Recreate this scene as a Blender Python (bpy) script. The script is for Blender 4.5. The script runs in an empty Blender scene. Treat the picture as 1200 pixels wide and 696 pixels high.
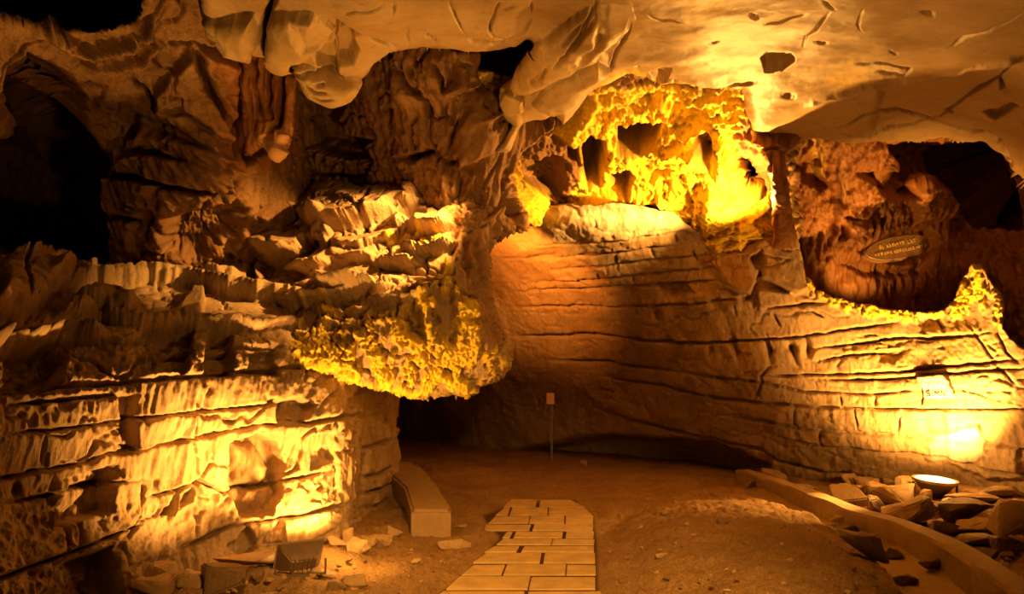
import bpy, bmesh, math, random
import numpy as np
from mathutils import Vector, Matrix, Euler, Quaternion

SC = bpy.context.scene
COL = SC.collection
RNG = random.Random(7)

# ------------------------------------------------------------------ camera
F = 850.0
PITCH = math.radians(6.2)
CAM = np.array([0.0, 0.0, 1.6])
FW = np.array([0, math.cos(PITCH), math.sin(PITCH)])
UP = np.array([0, -math.sin(PITCH), math.cos(PITCH)])
RT = np.array([1.0, 0, 0])

def at(px, py, Y):
    """world point that lies at forward distance Y under a picture point"""
    px = np.asarray(px, float); py = np.asarray(py, float); Y = np.asarray(Y, float)
    a = (px - 600) / F; b = (348 - py) / F
    d = a[..., None] * RT + b[..., None] * UP + FW
    return CAM + d * (Y / d[..., 1])[..., None]

def ground_Y(py, z=0.0):
    b = (348 - py) / F
    dy = -math.sin(PITCH) * b + math.cos(PITCH)
    dz = math.cos(PITCH) * b + math.sin(PITCH)
    return (z - 1.6) / dz * dy

def gpt(px, py, z=0.0):
    return at(px, py, ground_Y(py, z)) if z == z else None

cam = bpy.data.cameras.new('camera'); camo = bpy.data.objects.new('camera', cam); COL.objects.link(camo)
cam.sensor_width = 36; cam.lens = F / 1200 * 36; cam.clip_start = 0.05
camo.location = CAM; camo.rotation_euler = (math.pi / 2 + PITCH, 0, 0)
SC.camera = camo

# ------------------------------------------------------------------ noise
_prm = np.random.RandomState(11).permutation(256)
_prm = np.concatenate([_prm, _prm, _prm])
_gr = np.random.RandomState(5).normal(size=(256, 3)); _gr /= np.linalg.norm(_gr, axis=1)[:, None]

def perlin(P):
    P = np.asarray(P, float)
    I = np.floor(P).astype(np.int64); f = P - I; I &= 255
    w = f * f * f * (f * (f * 6 - 15) + 10)
    out = 0
    for dx in (0, 1):
        for dy in (0, 1):
            for dz in (0, 1):
                h = _prm[_prm[_prm[(I[..., 0] + dx) & 255] + ((I[..., 1] + dy) & 255)] + ((I[..., 2] + dz) & 255)]
                g = _gr[h]
                v = g[..., 0] * (f[..., 0] - dx) + g[..., 1] * (f[..., 1] - dy) + g[..., 2] * (f[..., 2] - dz)
                out = out + v * (w[..., 0] if dx else 1 - w[..., 0]) * (w[..., 1] if dy else 1 - w[..., 1]) * (w[..., 2] if dz else 1 - w[..., 2])
    return out * 1.5

def fbm(P, octs=4, gain=0.5, kind='fbm'):
    s = 0; a = 1.0; P = np.array(P, float)
    for k in range(octs):
        n = perlin(P + 17.3 * k)
        if kind == 'ridge': n = 1 - 2 * np.abs(n)
        elif kind == 'billow': n = 2 * np.abs(n) - 0.5
        s = s + a * n; a *= gain; P = P * 2.03
    return s

# ------------------------------------------------------------------ 2-D shape helpers (in the plane of a rock face)
def K(ox, oy, s, *pts):
    return [(ox + x / s, oy + y / s) for x, y in pts]

def seg_dist(X, Y, pts, closed=False):
    pts = list(pts)
    if closed: pts = pts + [pts[0]]
    best = np.full(X.shape, 1e18); bx = np.zeros(X.shape); by = np.zeros(X.shape); side = np.zeros(X.shape)
    for (x0, y0), (x1, y1) in zip(pts[:-1], pts[1:]):
        dx, dy = x1 - x0, y1 - y0; L = dx * dx + dy * dy + 1e-9
        t = np.clip(((X - x0) * dx + (Y - y0) * dy) / L, 0, 1)
        cx, cy = x0 + t * dx, y0 + t * dy
        d = (X - cx) ** 2 + (Y - cy) ** 2
        m = d < best
        best = np.where(m, d, best); bx = np.where(m, cx, bx); by = np.where(m, cy, by)
        side = np.where(m, np.sign(dx * (Y - y0) - dy * (X - x0)), side)
    return np.sqrt(best), bx, by, side

def inside(X, Y, poly):
    c = np.zeros(X.shape, bool); n = len(poly)
    for i in range(n):
        x0, y0 = poly[i]; x1, y1 = poly[(i + 1) % n]
        if y0 == y1: continue
        c ^= ((y0 > Y) != (y1 > Y)) & (X < (x1 - x0) * (Y - y0) / (y1 - y0) + x0)
    return c

def sdist(X, Y, poly):
    d, bx, by, _ = seg_dist(X, Y, poly, True)
    return np.where(inside(X, Y, poly), d, -d), bx, by

def smooth(e0, e1, x):
    t = np.clip((x - e0) / (e1 - e0), 0, 1); return t * t * (3 - 2 * t)

def tps(ctrl):
    c = np.array(ctrl, float); p = c[:, :2] / 300.0; q = 1 / c[:, 2]; n = len(c)
    def ker(r2): return np.where(r2 > 1e-12, 0.5 * r2 * np.log(np.maximum(r2, 1e-12)), 0)
    r2 = ((p[:, None] - p[None]) ** 2).sum(-1)
    A = np.zeros((n + 3, n + 3)); A[:n, :n] = ker(r2) + np.eye(n) * 2e-3
    A[:n, n] = A[n, :n] = 1; A[:n, n + 1:] = p; A[n + 1:, :n] = p.T
    w = np.linalg.solve(A, np.concatenate([q, np.zeros(3)]))
    def f(X, Y):
        x = X / 300.0; y = Y / 300.0
        o = w[n] + w[n + 1] * x + w[n + 2] * y
        for i in range(n):
            o = o + w[i] * ker((x - p[i, 0]) ** 2 + (y - p[i, 1]) ** 2)
        return 1 / np.clip(o, 0.03, 1.0)
    return f

# features -----------------------------------------------------------------
CW = 0.62
def apply_feats(X, Y, feats, att, seed):
    h = np.zeros(X.shape)
    Pn = np.stack([X / 26.0, Y / 26.0, np.full(X.shape, seed * 3.1)], -1)
    wx = fbm(Pn, 3) * 3.0; wy = fbm(Pn + 50, 3) * 3.0
    wm = 1 + 0.7 * fbm(Pn * 1.3 + 90, 2)
    for ft in feats:
        k = ft[0]; pts = ft[1]
        xs = [p[0] for p in pts]; ys = [p[1] for p in pts]
        pad = 40
        box = (X > min(xs) - pad) & (X < max(xs) + pad) & (Y > min(ys) - pad) & (Y < max(ys) + pad)
        if not box.any(): continue
        wk = 0.45 if k == 'strata' else 0.8
        x = X[box] + wk * wx[box]; y = Y[box] + wk * wy[box]
        if k in ('crack', 'lip', 'strata'):
            e = np.minimum(np.hypot(x - pts[0][0], y - pts[0][1]), np.hypot(x - pts[-1][0], y - pts[-1][1]))
            ln = sum(math.hypot(b_[0] - a_[0], b_[1] - a_[1]) for a_, b_ in zip(pts[:-1], pts[1:]))
            tap = np.clip(e / min(0.4 * ln, 14.0 if k != 'strata' else 40.0), 0.12, 1)
        if k == 'crack':            # (w px, depth m)
            d, *_ = seg_dist(x, y, pts)
            w = np.maximum(ft[2] * CW * np.maximum(wm[box], 0.35), 1.0)
            h[box] -= 1.3 * ft[3] * tap * np.exp(-(d / w) ** 2)
        elif k == 'strata':         # bedding joint with the upper bed standing proud: (w, depth, step m, reach px)
            d, _, _, sd = seg_dist(x, y, pts)
            w = ft[2] * np.maximum(wm[box], 0.4)
            h[box] -= ft[3] * tap * np.exp(-(d / w) ** 2)
            h[box] += ft[4] * tap * np.where(sd < 0, 1, -1) * np.exp(-d / ft[5])
        elif k == 'facet':          # (h m, gx, gy m per px, soft px)
            s, *_ = sdist(x, y, pts)
            cx, cy = sum(xs) / len(xs), sum(ys) / len(ys)
            v = ft[2] + ft[3] * (X[box] - cx) + ft[4] * (Y[box] - cy)
            h[box] += v * smooth(-ft[5] * 0.5, ft[5], s)
        elif k == 'push':           # moves the rock away along the view: (m, gx, gy m per px, soft px)
            s, *_ = sdist(x, y, pts)
            cx, cy = sum(xs) / len(xs), sum(ys) / len(ys)
            v = ft[2] + ft[3] * (X[box] - cx) + ft[4] * (Y[box] - cy)
            att['_push'][box] += v * smooth(-ft[5] * 0.5, ft[5], s)
        elif k == 'lip':            # a bed edge standing proud, sloping back above it: (m, px above, px soft)
            d, _, _, sd = seg_dist(x, y, pts)
            h[box] += ft[2] * tap * np.where(sd < 0, np.maximum(0, 1 - d / ft[3]) ** 1.3, np.maximum(0, 1 - d / ft[4]))
        elif k == 'bare':
            s, *_ = sdist(x, y, pts)
            att['moss'][box] *= 1 - smooth(-ft[2], ft[2], s)
        elif k == 'dome':           # (h, round px)
            s, *_ = sdist(x, y, pts)
            t = np.clip(s / ft[3], 0, 1)
            h[box] += ft[2] * np.sqrt(np.maximum(0, 1 - (1 - t) ** 2))
        elif k in att:              # material masks, pale also paints in lit patches: (soft px, strength)
            s, *_ = sdist(x, y, pts)
            n = fbm(np.stack([x / 7.0, y / 7.0, np.full(x.shape, seed * 1.7)], -1), 3)
            m = smooth(-ft[2], ft[2], s + n * ft[2] * 1.1) * (ft[3] if len(ft) > 3 else 1)
            att[k][box] = np.maximum(att[k][box], m) if m.size and (len(ft) <= 3 or ft[3] >= 0) else att[k][box] * (1 + m)
    return h

ATTS = ('moss', 'red', 'pale')

def mass(name, ctrl, outline, feats, noises, mat, step=1.4, thick=1.6, roll=(0, 0), jit=2.0, seed=1,
         moss_h=0.0, moss_scale=14, moss_fill=0.1, extra=None, label=None, cat='rock wall', kind='structure'):
    """a body of rock: a surface through depth controls with edge, thickness and carved detail"""
    xs = [p[0] for p in outline]; ys = [p[1] for p in outline]
    mg = 4 * step
    gx = np.arange(min(xs) - mg, max(xs) + mg + step, step); gy = np.arange(min(ys) - mg, max(ys) + mg + step, step)
    X, Y = np.meshgrid(gx, gy)
    W = np.stack([X / 22.0, Y / 22.0, np.full(X.shape, seed * 7.7)], -1)
    jx = fbm(W, 3) * jit; jy = fbm(W + 31, 3) * jit
    sd, cx, cy = sdist(X + jx, Y + jy, outline)
    keep = sd > -mg
    out = sd < 0
    Xp = np.where(out, cx - jx, X); Yp = np.where(out, cy - jy, Y)
    D = tps(ctrl)(Xp, Yp)
    att = {a: np.zeros(X.shape) for a in ATTS + ('_push',)}
    h = apply_feats(Xp, Yp, feats, att, seed)
    D = D + att.pop('_push')
    if roll[0]:
        t = np.clip(sd / roll[0], 0, 1)
        D = D + roll[1] * (1 - np.sqrt(np.maximum(0, 1 - (1 - t) ** 2)))
    P = at(Xp, Yp, D)
    # noise in world space
    n_tot = 0
    for nz in noises:
        amp, sc, octs, kd = nz[:4]
        sl = nz[4] if len(nz) > 4 else 0.0
        Q = np.stack([(P[..., 0] + sl * P[..., 2]) * sc[0], P[..., 1] * sc[1], P[..., 2] * sc[2]], -1) + seed * 13.7
        if kd == 'crackle': v = -amp * smooth(0.80, 0.97, 1 - 2 * np.abs(fbm(Q, octs, 0.5)))
        else: v = fbm(Q, octs, 0.5, kd) * amp
        if len(nz) > 5:
            s2, *_ = sdist(Xp, Yp, nz[5]); v = v * smooth(-12, 12, s2)
        n_tot = n_tot + v
    h = h + n_tot
    if moss_h:
        Q = P * moss_scale + seed
        pit = fbm(P * np.array([1, 1, 0.45]) * moss_scale * 0.55 + 9, 4, 0.55)
        att['moss'] = att['moss'] * smooth(-0.32, 0.02, pit + moss_fill)
        crust = fbm(Q * 1.7, 4, 0.6, 'billow') + 0.6 * fbm(Q * np.array([2.2, 2.2, 0.9]) + 5, 3, 0.6, 'ridge')
        h = h + att['moss'] * moss_h * (1.0 + 0.55 * crust)
    if extra is not None: h = h + extra(Xp, Yp, P)
    # outward normals of the smooth base
    du = np.gradient(P, axis=1); dv = np.gradient(P, axis=0)
    N = np.cross(du, dv); N /= np.linalg.norm(N, axis=-1)[..., None] + 1e-12
    V = CAM - P; V /= np.linalg.norm(V, axis=-1)[..., None]
    flip = np.sign((N * V).sum(-1)); N *= flip[..., None]
    N = N * 0.55 + V * 0.45
    h = np.where(out, 0, h) if False else h
    P = P + N * h[..., None]
    # the sides of the body run back behind its outline
    back = np.where(out, np.minimum(-sd / (mg * 0.75), 1) * thick, 0)
    dirv = P - CAM; dirv /= dirv[..., 1:2]
    P = P + dirv * back[..., None]
    build_grid(name, P, keep, mat, att, label, cat, kind)

def build_grid(name, P, keep, mat, att, label, cat, kind):
    ny, nx = keep.shape
    q = keep[:-1, :-1] & keep[1:, :-1] & keep[:-1, 1:] & keep[1:, 1:]
    idx = np.arange(ny * nx).reshape(ny, nx)
    quads = np.stack([idx[:-1, :-1][q], idx[1:, :-1][q], idx[1:, 1:][q], idx[:-1, 1:][q]], 1)
    used = np.unique(quads); remap = np.full(ny * nx, -1); remap[used] = np.arange(len(used))
    quads = remap[quads]; co = P.reshape(-1, 3)[used]
    me = bpy.data.meshes.new(name)
    me.vertices.add(len(co)); me.vertices.foreach_set('co', co.astype(np.float32).ravel())
    me.loops.add(quads.size); me.loops.foreach_set('vertex_index', quads.astype(np.int32).ravel())
    me.polygons.add(len(quads)); me.polygons.foreach_set('loop_start', np.arange(0, quads.size, 4, dtype=np.int32))
    try: me.polygons.foreach_set('loop_total', np.full(len(quads), 4, dtype=np.int32))
    except Exception: pass
    me.update(calc_edges=True); me.validate()
    me.shade_smooth()
    for a in att:
        l = me.attributes.new(a, 'FLOAT', 'POINT'); l.data.foreach_set('value', att[a].reshape(-1)[used].astype(np.float32))
    me.materials.append(mat)
    o = bpy.data.objects.new(name, me); COL.objects.link(o)
    if kind: o['kind'] = kind
    if label: o['label'] = label
    if cat: o['category'] = cat
    return o

# ------------------------------------------------------------------ materials
def nodes(name):
    m = bpy.data.materials.new(name); m.use_nodes = True
    nt = m.node_tree; nt.nodes.clear()
    out = nt.nodes.new('ShaderNodeOutputMaterial'); b = nt.nodes.new('ShaderNodeBsdfPrincipled')
    nt.links.new(b.outputs[0], out.inputs[0])
    return m, nt, b

def N(nt, t, **kw):
    n = nt.nodes.new(t)
    for k, v in kw.items():
        if isinstance(v, (int, float, tuple, list)) and k in n.inputs: n.inputs[k].default_value = v
        else: setattr(n, k, v)
    return n

def mixc(nt, fac, a, b, mode='MIX'):
    n = nt.nodes.new('ShaderNodeMix'); n.data_type = 'RGBA'; n.blend_type = mode
    for s, v in ((0, fac), (6, a), (7, b)):
        if hasattr(v, 'links') or isinstance(v, bpy.types.NodeSocket): nt.links.new(v, n.inputs[s])
        else: n.inputs[s].default_value = v if s == 0 else (*v, 1)
    return n.outputs[2]

def ramp(nt, src, stops):
    r = nt.nodes.new('ShaderNodeValToRGB'); nt.links.new(src, r.inputs[0])
    e = r.color_ramp.elements
    while len(e) < len(stops): e.new(0.5)
    for i, (p, c) in enumerate(stops):
        e[i].position = p; e[i].color = (*c, 1) if len(c) == 3 else c
    return r.outputs[0]

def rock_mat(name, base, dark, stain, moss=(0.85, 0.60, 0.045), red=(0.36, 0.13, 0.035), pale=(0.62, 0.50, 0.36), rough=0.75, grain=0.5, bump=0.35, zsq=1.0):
    m, nt, b = nodes(name)
    tc = N(nt, 'ShaderNodeTexCoord')
    mp = N(nt, 'ShaderNodeMapping'); mp.inputs['Scale'].default_value = (1, 1, zsq); nt.links.new(tc.outputs['Object'], mp.inputs[0])
    n1 = N(nt, 'ShaderNodeTexNoise', Scale=1.7, Detail=6.0, Roughness=0.6); nt.links.new(mp.outputs[0], n1.inputs[0])
    n2 = N(nt, 'ShaderNodeTexNoise', Scale=9.0, Detail=8.0, Roughness=0.65); nt.links.new(mp.outputs[0], n2.inputs[0])
    n3 = N(nt, 'ShaderNodeTexNoise', Scale=55.0, Detail=6.0, Roughness=0.7); nt.links.new(mp.outputs[0], n3.inputs[0])
    c = mixc(nt, ramp(nt, n1.outputs[0], [(0.38, (0, 0, 0)), (0.62, (1, 1, 1))]), base, stain)
    c = mixc(nt, ramp(nt, n2.outputs[0], [(0.3, (0.75, 0.75, 0.75)), (0.47, (0, 0, 0))]), c, dark)
    c = mixc(nt, grain * 0.5, c, ramp(nt, n3.outputs[0], [(0.3, dark), (0.55, base), (0.75, pale)]), 'MIX')
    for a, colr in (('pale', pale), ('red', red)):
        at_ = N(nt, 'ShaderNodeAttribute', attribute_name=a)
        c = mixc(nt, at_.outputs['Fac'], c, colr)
    am = N(nt, 'ShaderNodeAttribute', attribute_name='moss')
    nm = N(nt, 'ShaderNodeTexNoise', Scale=22.0, Detail=5.0); nt.links.new(tc.outputs['Object'], nm.inputs[0])
    mc = mixc(nt, ramp(nt, nm.outputs[0], [(0.35, (0, 0, 0)), (0.65, (1, 1, 1))]), tuple(v * 0.7 for v in moss), moss)
    c = mixc(nt, am.outputs['Fac'], c, mc)
    nt.links.new(c, b.inputs['Base Color'])
    b.inputs['Roughness'].default_value = rough
    b.inputs['Specular IOR Level'].default_value = 0.3
    nb = N(nt, 'ShaderNodeTexNoise', Scale=26.0, Detail=9.0, Roughness=0.7); nt.links.new(mp.outputs[0], nb.inputs[0])
    bp = N(nt, 'ShaderNodeBump', Strength=bump, Distance=0.05); nt.links.new(nb.outputs[0], bp.inputs['Height'])
    nt.links.new(bp.outputs[0], b.inputs['Normal'])
    return m

def plain(name, col, rough=0.6, metal=0.0, emit=None, es=0.0, var=0.25, scale=14, bump=0.2):
    m, nt, b = nodes(name)
    tc = N(nt, 'ShaderNodeTexCoord')
    n = N(nt, 'ShaderNodeTexNoise', Scale=scale, Detail=6.0, Roughness=0.65); nt.links.new(tc.outputs['Object'], n.inputs[0])
    c = ramp(nt, n.outputs[0], [(0.3, tuple(v * (1 - var) for v in col)), (0.7, tuple(min(1, v * (1 + var)) for v in col))])
    nt.links.new(c, b.inputs['Base Color'])
    b.inputs['Roughness'].default_value = rough; b.inputs['Metallic'].default_value = metal
    if emit: b.inputs['Emission Color'].default_value = (*emit, 1); b.inputs['Emission Strength'].default_value = es
    if bump:
        bp = N(nt, 'ShaderNodeBump', Strength=bump, Distance=0.02); nt.links.new(n.outputs[0], bp.inputs['Height']); nt.links.new(bp.outputs[0], b.inputs['Normal'])
    return m

M_LEFT = rock_mat('limestone_bedded', (0.42, 0.30, 0.175), (0.15, 0.08, 0.035), (0.33, 0.215, 0.11), zsq=0.4, bump=0.6)
M_CEIL = rock_mat('limestone_smooth', (0.38, 0.275, 0.15), (0.24, 0.15, 0.07), (0.34, 0.22, 0.085), pale=(0.8, 0.7, 0.55), bump=0.1, grain=0.25, rough=0.55)
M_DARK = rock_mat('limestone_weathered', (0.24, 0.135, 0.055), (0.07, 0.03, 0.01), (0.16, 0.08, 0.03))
M_REDD = rock_mat('flowstone', (0.31, 0.14, 0.04), (0.09, 0.03, 0.008), (0.22, 0.085, 0.022), pale=(0.45, 0.26, 0.12), zsq=0.35, rough=0.5)
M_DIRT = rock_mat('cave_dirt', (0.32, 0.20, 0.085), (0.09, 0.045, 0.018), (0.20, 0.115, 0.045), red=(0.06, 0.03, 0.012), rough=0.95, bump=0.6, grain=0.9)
# ================================================================== WALL ON THE RIGHT AND OF THE PASSAGE
wr_ctrl = [(1320, 640, 7.8), (1320, 400, 7.8), (1200, 590, 9.3), (1200, 480, 8.9), (1200, 400, 9.2), (1100, 580, 10.3), (1100, 480, 9.7), (1100, 370, 10.0),
           (1000, 575, 10.9), (1000, 470, 10.4), (1000, 355, 10.5), (900, 560, 11.8), (900, 440, 10.9), (900, 350, 10.7), (930, 285, 10.5),
           (830, 290, 10.8), (800, 550, 13.2), (800, 440, 12.2), (800, 330, 11.3), (790, 255, 10.5), (700, 545, 14.6), (700, 430, 13.8), (700, 330, 12.4), (700, 245, 10.5),
           (600, 530, 16.0), (600, 400, 14.6), (600, 320, 13.6), (610, 255, 11.4), (500, 520, 18.5), (480, 400, 18.0), (480, 250, 15)]
wr_out = [(440, 240), (560, 240), (610, 243), (650, 238), (700, 238), (750, 240), (790, 250), (815, 268), (838, 284), (868, 290), (890, 276), (912, 267), (930, 270), (937, 285), (939, 306),
          (944, 322), (955, 338), (980, 350), (1005, 356), (1040, 362), (1075, 366), (1105, 364), (1118, 352), (1128, 330), (1140, 308), (1150, 312), (1157, 326), (1172, 342), (1178, 362), (1180, 388),
          (1192, 404), (1215, 412), (1260, 420), (1340, 420), (1340, 720), (1200, 640), (1000, 610), (820, 590), (640, 570), (440, 550)]
wr_lines = [
    [(600, 282), (633, 285), (700, 287), (767, 277), (800, 271), (828, 284)],
    [(577, 302), (613, 304), (667, 302)],
    [(640, 318), (667, 315), (710, 312), (750, 307), (800, 302), (835, 298)],
    [(613, 332), (667, 329), (733, 324), (800, 317), (836, 314)],
    [(600, 340), (683, 338), (733, 335), (800, 332), (850, 326)],
    [(597, 359), (700, 358), (800, 357), (850, 350), (900, 347)],
    [(590, 395), (700, 392), (800, 402), (867, 400), (933, 395), (987, 387), (1053, 377)],
    [(887, 362), (933, 357), (975, 354)],
    [(947, 409), (1000, 403), (1053, 395), (1085, 396), (1120, 395), (1163, 390)],
    [(950, 424), (1000, 415), (1030, 414), (1067, 409)],
    [(883, 440), (940, 440), (1000, 438), (1067, 434), (1133, 425), (1200, 420)],
    [(950, 445), (1010, 445), (1067, 442), (1133, 434), (1220, 429)],
    [(800, 436), (893, 449), (940, 459), (1033, 462), (1077, 456)],
    [(700, 440), (780, 452), (833, 466), (900, 474), (950, 478), (1033, 479), (1133, 479), (1240, 478)],
    [(840, 487), (900, 495), (950, 504), (1000, 507), (1083, 514), (1153, 516), (1220, 527)],
    [(907, 512), (950, 521), (1000, 527), (1067, 532), (1140, 539), (1167, 549), (1220, 557)],
    [(700, 480), (800, 507), (843, 517), (893, 527), (913, 541), (967, 554), (1020, 559)],
    [(640, 420), (720, 425), (800, 436)],
    [(620, 305), (700, 300), (760, 292), (800, 287)],
]
wr = [('strata', l, 1.3, 0.16, 0.02, 7) for l in wr_lines[6:]] + [('strata', l, 1.2, 0.09, 0.025, 8) for l in wr_lines[:6]]
for l in ([(1137, 382), (1145, 395), (1153, 405), (1166, 424)], [(1163, 424), (1180, 440), (1193, 452)], [(1077, 445), (1080, 464), (1077, 480)], [(897, 389), (902, 410), (899, 428)],
          [(905, 428), (895, 440), (884, 470)], [(905, 367), (915, 384)], [(1095, 371), (1108, 392)], [(1165, 360), (1168, 390), (1180, 412), (1194, 425)], [(720, 300), (723, 312)], [(760, 290), (768, 305)],
          [(790, 274), (794, 286)], [(812, 292), (818, 306)], [(700, 318), (704, 328)], [(740, 322), (746, 334)], [(985, 464), (985, 478)], [(1025, 463), (1024, 478)], [(860, 357), (862, 370)],
          [(950, 365), (965, 372)], [(930, 480), (933, 505)], [(840, 520), (842, 535)], [(1058, 482), (1050, 512)], [(1000, 480), (1004, 506)], [(960, 506), (962, 522)]):
    wr.append(('crack', l, 1.5, 0.09))
for c, w, d in ((((853, 392), (863, 410), (870, 425)), 5, .16), (((893, 395), (902, 412), (904, 430)), 5, .14), (((919, 397), (928, 412), (936, 430)), 5, .16), (((943, 388), (948, 410), (946, 424)), 5, .12),
                (((833, 405), (836, 420)), 4, .1), (((770, 366), (772, 372)), 4, .1)):
    wr.append(('crack', list(c), w, d))
wr += [('facet', [(836, 296), (870, 290), (893, 277), (912, 268), (932, 272), (938, 306), (945, 340), (930, 345), (890, 320), (880, 345), (845, 330)], 0.25, 0.002, 0.002, 3),
       ('facet', [(878, 300), (893, 290), (896, 320), (884, 330)], -0.22, 0.0, 0, 3),
       ('facet', [(802, 346), (832, 344), (836, 362), (806, 364)], 0.09, 0, 0, 3), ('facet', [(842, 340), (866, 344), (870, 364), (850, 366)], 0.1, 0, -.002, 3),
       ('facet', [(888, 340), (925, 340), (935, 356), (890, 362)], 0.14, 0, -.004, 3),
       ('facet', [(765, 334), (800, 330), (815, 345), (790, 352)], -0.12, 0, 0, 3),
       ('facet', [(1076, 372), (1100, 370), (1108, 384), (1080, 388)], -0.08, 0, 0.002, 3),
       ('facet', [(1028, 414), (1060, 412), (1048, 425), (1030, 424)], -0.08, 0, 0, 3),
       ('facet', [(1085, 485), (1108, 485), (1112, 512), (1085, 506)], -0.16, 0, 0, 4),
       ('facet', [(620, 298), (655, 296), (650, 306), (615, 306)], -0.08, 0, 0, 4),
       ('facet', [(700, 512), (830, 520), (900, 548), (860, 570), (640, 566), (560, 540)], -0.8, 0, 0, 14),
       ('facet', [(1110, 512), (1200, 520), (1200, 560), (1160, 560), (1110, 540)], 0.1, 0.0, 0.002, 6),
       ('facet', [(1072, 441), (1106, 439), (1121, 466), (1083, 467), (1079, 455)], 0.08, 0, -0.003, 2), ('pale', [(1072, 441), (1106, 439), (1121, 466), (1083, 467), (1079, 455)], 2),  # beam of light on the rock, put into pale colour and a tilted plate
       ('facet', [(1088, 520), (1100, 508), (1150, 496), (1160, 530), (1140, 538), (1092, 538)], 0.06, 0, -0.003, 3), ('pale', [(1088, 520), (1100, 508), (1150, 496), (1160, 530), (1140, 538), (1092, 538)], 4, .8), ('pale', [(1100, 440), (1200, 440), (1200, 470), (1120, 470)], 12, .6),  # lamp-white zone of the wall painted in with pale and tilt
       ('facet', [(600, 300), (650, 250), (760, 250), (700, 280)], 0.1, 0, 0, 10),
       ('moss', [(940, 303), (948, 318), (968, 340), (1000, 348), (1030, 356), (1085, 364), (1115, 345), (1140, 305), (1160, 325), (1178, 360), (1176, 385), (1150, 362), (1120, 372), (1040, 376), (985, 362), (950, 348)], 4),
       ('moss', [(985, 400), (1050, 392), (1080, 410), (1060, 432), (1000, 432)], 10, 0.15), ('moss', [(1090, 380), (1150, 372), (1180, 410), (1110, 420)], 10, 0.15),
       ('pale', [(625, 258), (650, 246), (700, 240), (770, 250), (800, 262), (760, 274), (700, 284), (640, 280)], 8, 1.0)]  # pale here paints in the lamplight on the vault top
mass('wall_right', wr_ctrl, wr_out, wr,
     [(0.09, (0.7, 0.7, 1.0), 3, 'fbm'), (0.022, (1.1, 1.1, 2.6), 3, 'crackle', 0.1), (0.02, (6, 4, 2.2), 4, 'fbm', 0.15), (0.008, (15, 8, 9), 3, 'ridge'), (0.02, (9, 6, 2.5), 3, 'ridge', 0.1, [(900, 480), (1340, 470), (1340, 620), (900, 560)])],
     M_LEFT, step=1.5, thick=2.0, jit=2.5, seed=1, moss_h=0.07, moss_scale=11,
     label='pale bedded rock wall curving from the passage round to the right side')

# ================================================================== RECESS ABOVE THE RIGHT WALL
ru_ctrl = [(860, 150, 10.6), (860, 320, 12.0), (920, 180, 10.6), (930, 320, 11.6), (1000, 170, 10.4), (1000, 260, 11.3), (1000, 360, 11.6), (1100, 180, 10.8), (1090, 260, 11.5), (1080, 380, 11.6),
           (1160, 200, 11.5), (1170, 300, 10.8), (1180, 400, 10.3), (1300, 230, 9.5), (1300, 430, 8.8)]
c3 = lambda *p: K(860, 130, 2.676, *p)
ru = [('facet', c3((640, 120), (720, 90), (800, 100), (860, 180), (900, 240), (900, 370), (760, 360), (700, 300), (640, 200)), -1.6, 0, 0, 10), ('push', c3((500, 110), (640, 110), (720, 240), (640, 210), (540, 215), (470, 200)), 0.8, 0, 0, 8),
      ('facet', c3((390, 190), (540, 200), (560, 260), (480, 270), (440, 230)), -0.5, 0, 0, 8),
      ('facet', c3((480, 100), (640, 100), (660, 200), (530, 200)), -0.6, 0, 0, 10),
      ('facet', c3((180, 160), (250, 170), (300, 240), (260, 250), (180, 200)), -0.4, 0, 0, 6),
      ('facet', c3((325, 345), (320, 400), (345, 400), (350, 350)), -0.2, 0, 0, 4),
      ('dome', c3((530, 210), (620, 205), (700, 260), (700, 340), (560, 350)), 0.35, 22),
      ('dome', c3((600, 440), (680, 420), (720, 520), (690, 600), (560, 580)), 0.25, 18),
      ('facet', c3((380, 440), (420, 410), (520, 365), (600, 365), (640, 400), (630, 440), (560, 480), (440, 480)), -0.25, 0, 0, 7),
      ('facet', c3((340, 480), (410, 465), (520, 500), (600, 470), (590, 520), (400, 520)), -0.18, 0, 0, 6),
      ('crack', c3((260, 90), (275, 150), (270, 210)), 4, -0.12), ('crack', c3((330, 130), (325, 200), (335, 290), (330, 330)), 4, -0.12),
      ('crack', c3((330, 350), (335, 400), (335, 460)), 3, -0.10), ('crack', c3((415, 330), (412, 380), (405, 430)), 3, -0.10), ('crack', c3((440, 330), (438, 400)), 3, -0.10),
      ('crack', c3((480, 290), (478, 370)), 3, -0.08), ('crack', c3((300, 230), (310, 330), (290, 440)), 3, .10), ('crack', c3((425, 330), (425, 420)), 2.5, .14),
      ('crack', c3((455, 320), (455, 380)), 2.5, .12), ('crack', c3((320, 325), (400, 330)), 2.5, .1),
      ('moss', c3((235, 90), (280, 90), (285, 210), (255, 200)), 4, 0.25), ('pale', c3((240, 90), (275, 90), (275, 210), (260, 200)), 3, 0.6), ('pale', c3((320, 140), (342, 140), (340, 280), (325, 260)), 3, 0.5)]
mass('wall_recess', ru_ctrl, [(840, 120), (1340, 120), (1340, 470), (840, 400)], ru,
     [(0.22, (1.1, 1.1, 0.9), 4, 'fbm'), (0.07, (6, 4, 0.9), 4, 'ridge'), (0.05, (13, 10, 1.3), 3, 'ridge')],
     M_REDD, step=1.6, thick=1.0, jit=2, seed=2, label='reddish brown flowstone recess above the ledge of the right wall', cat='rock wall')

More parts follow.
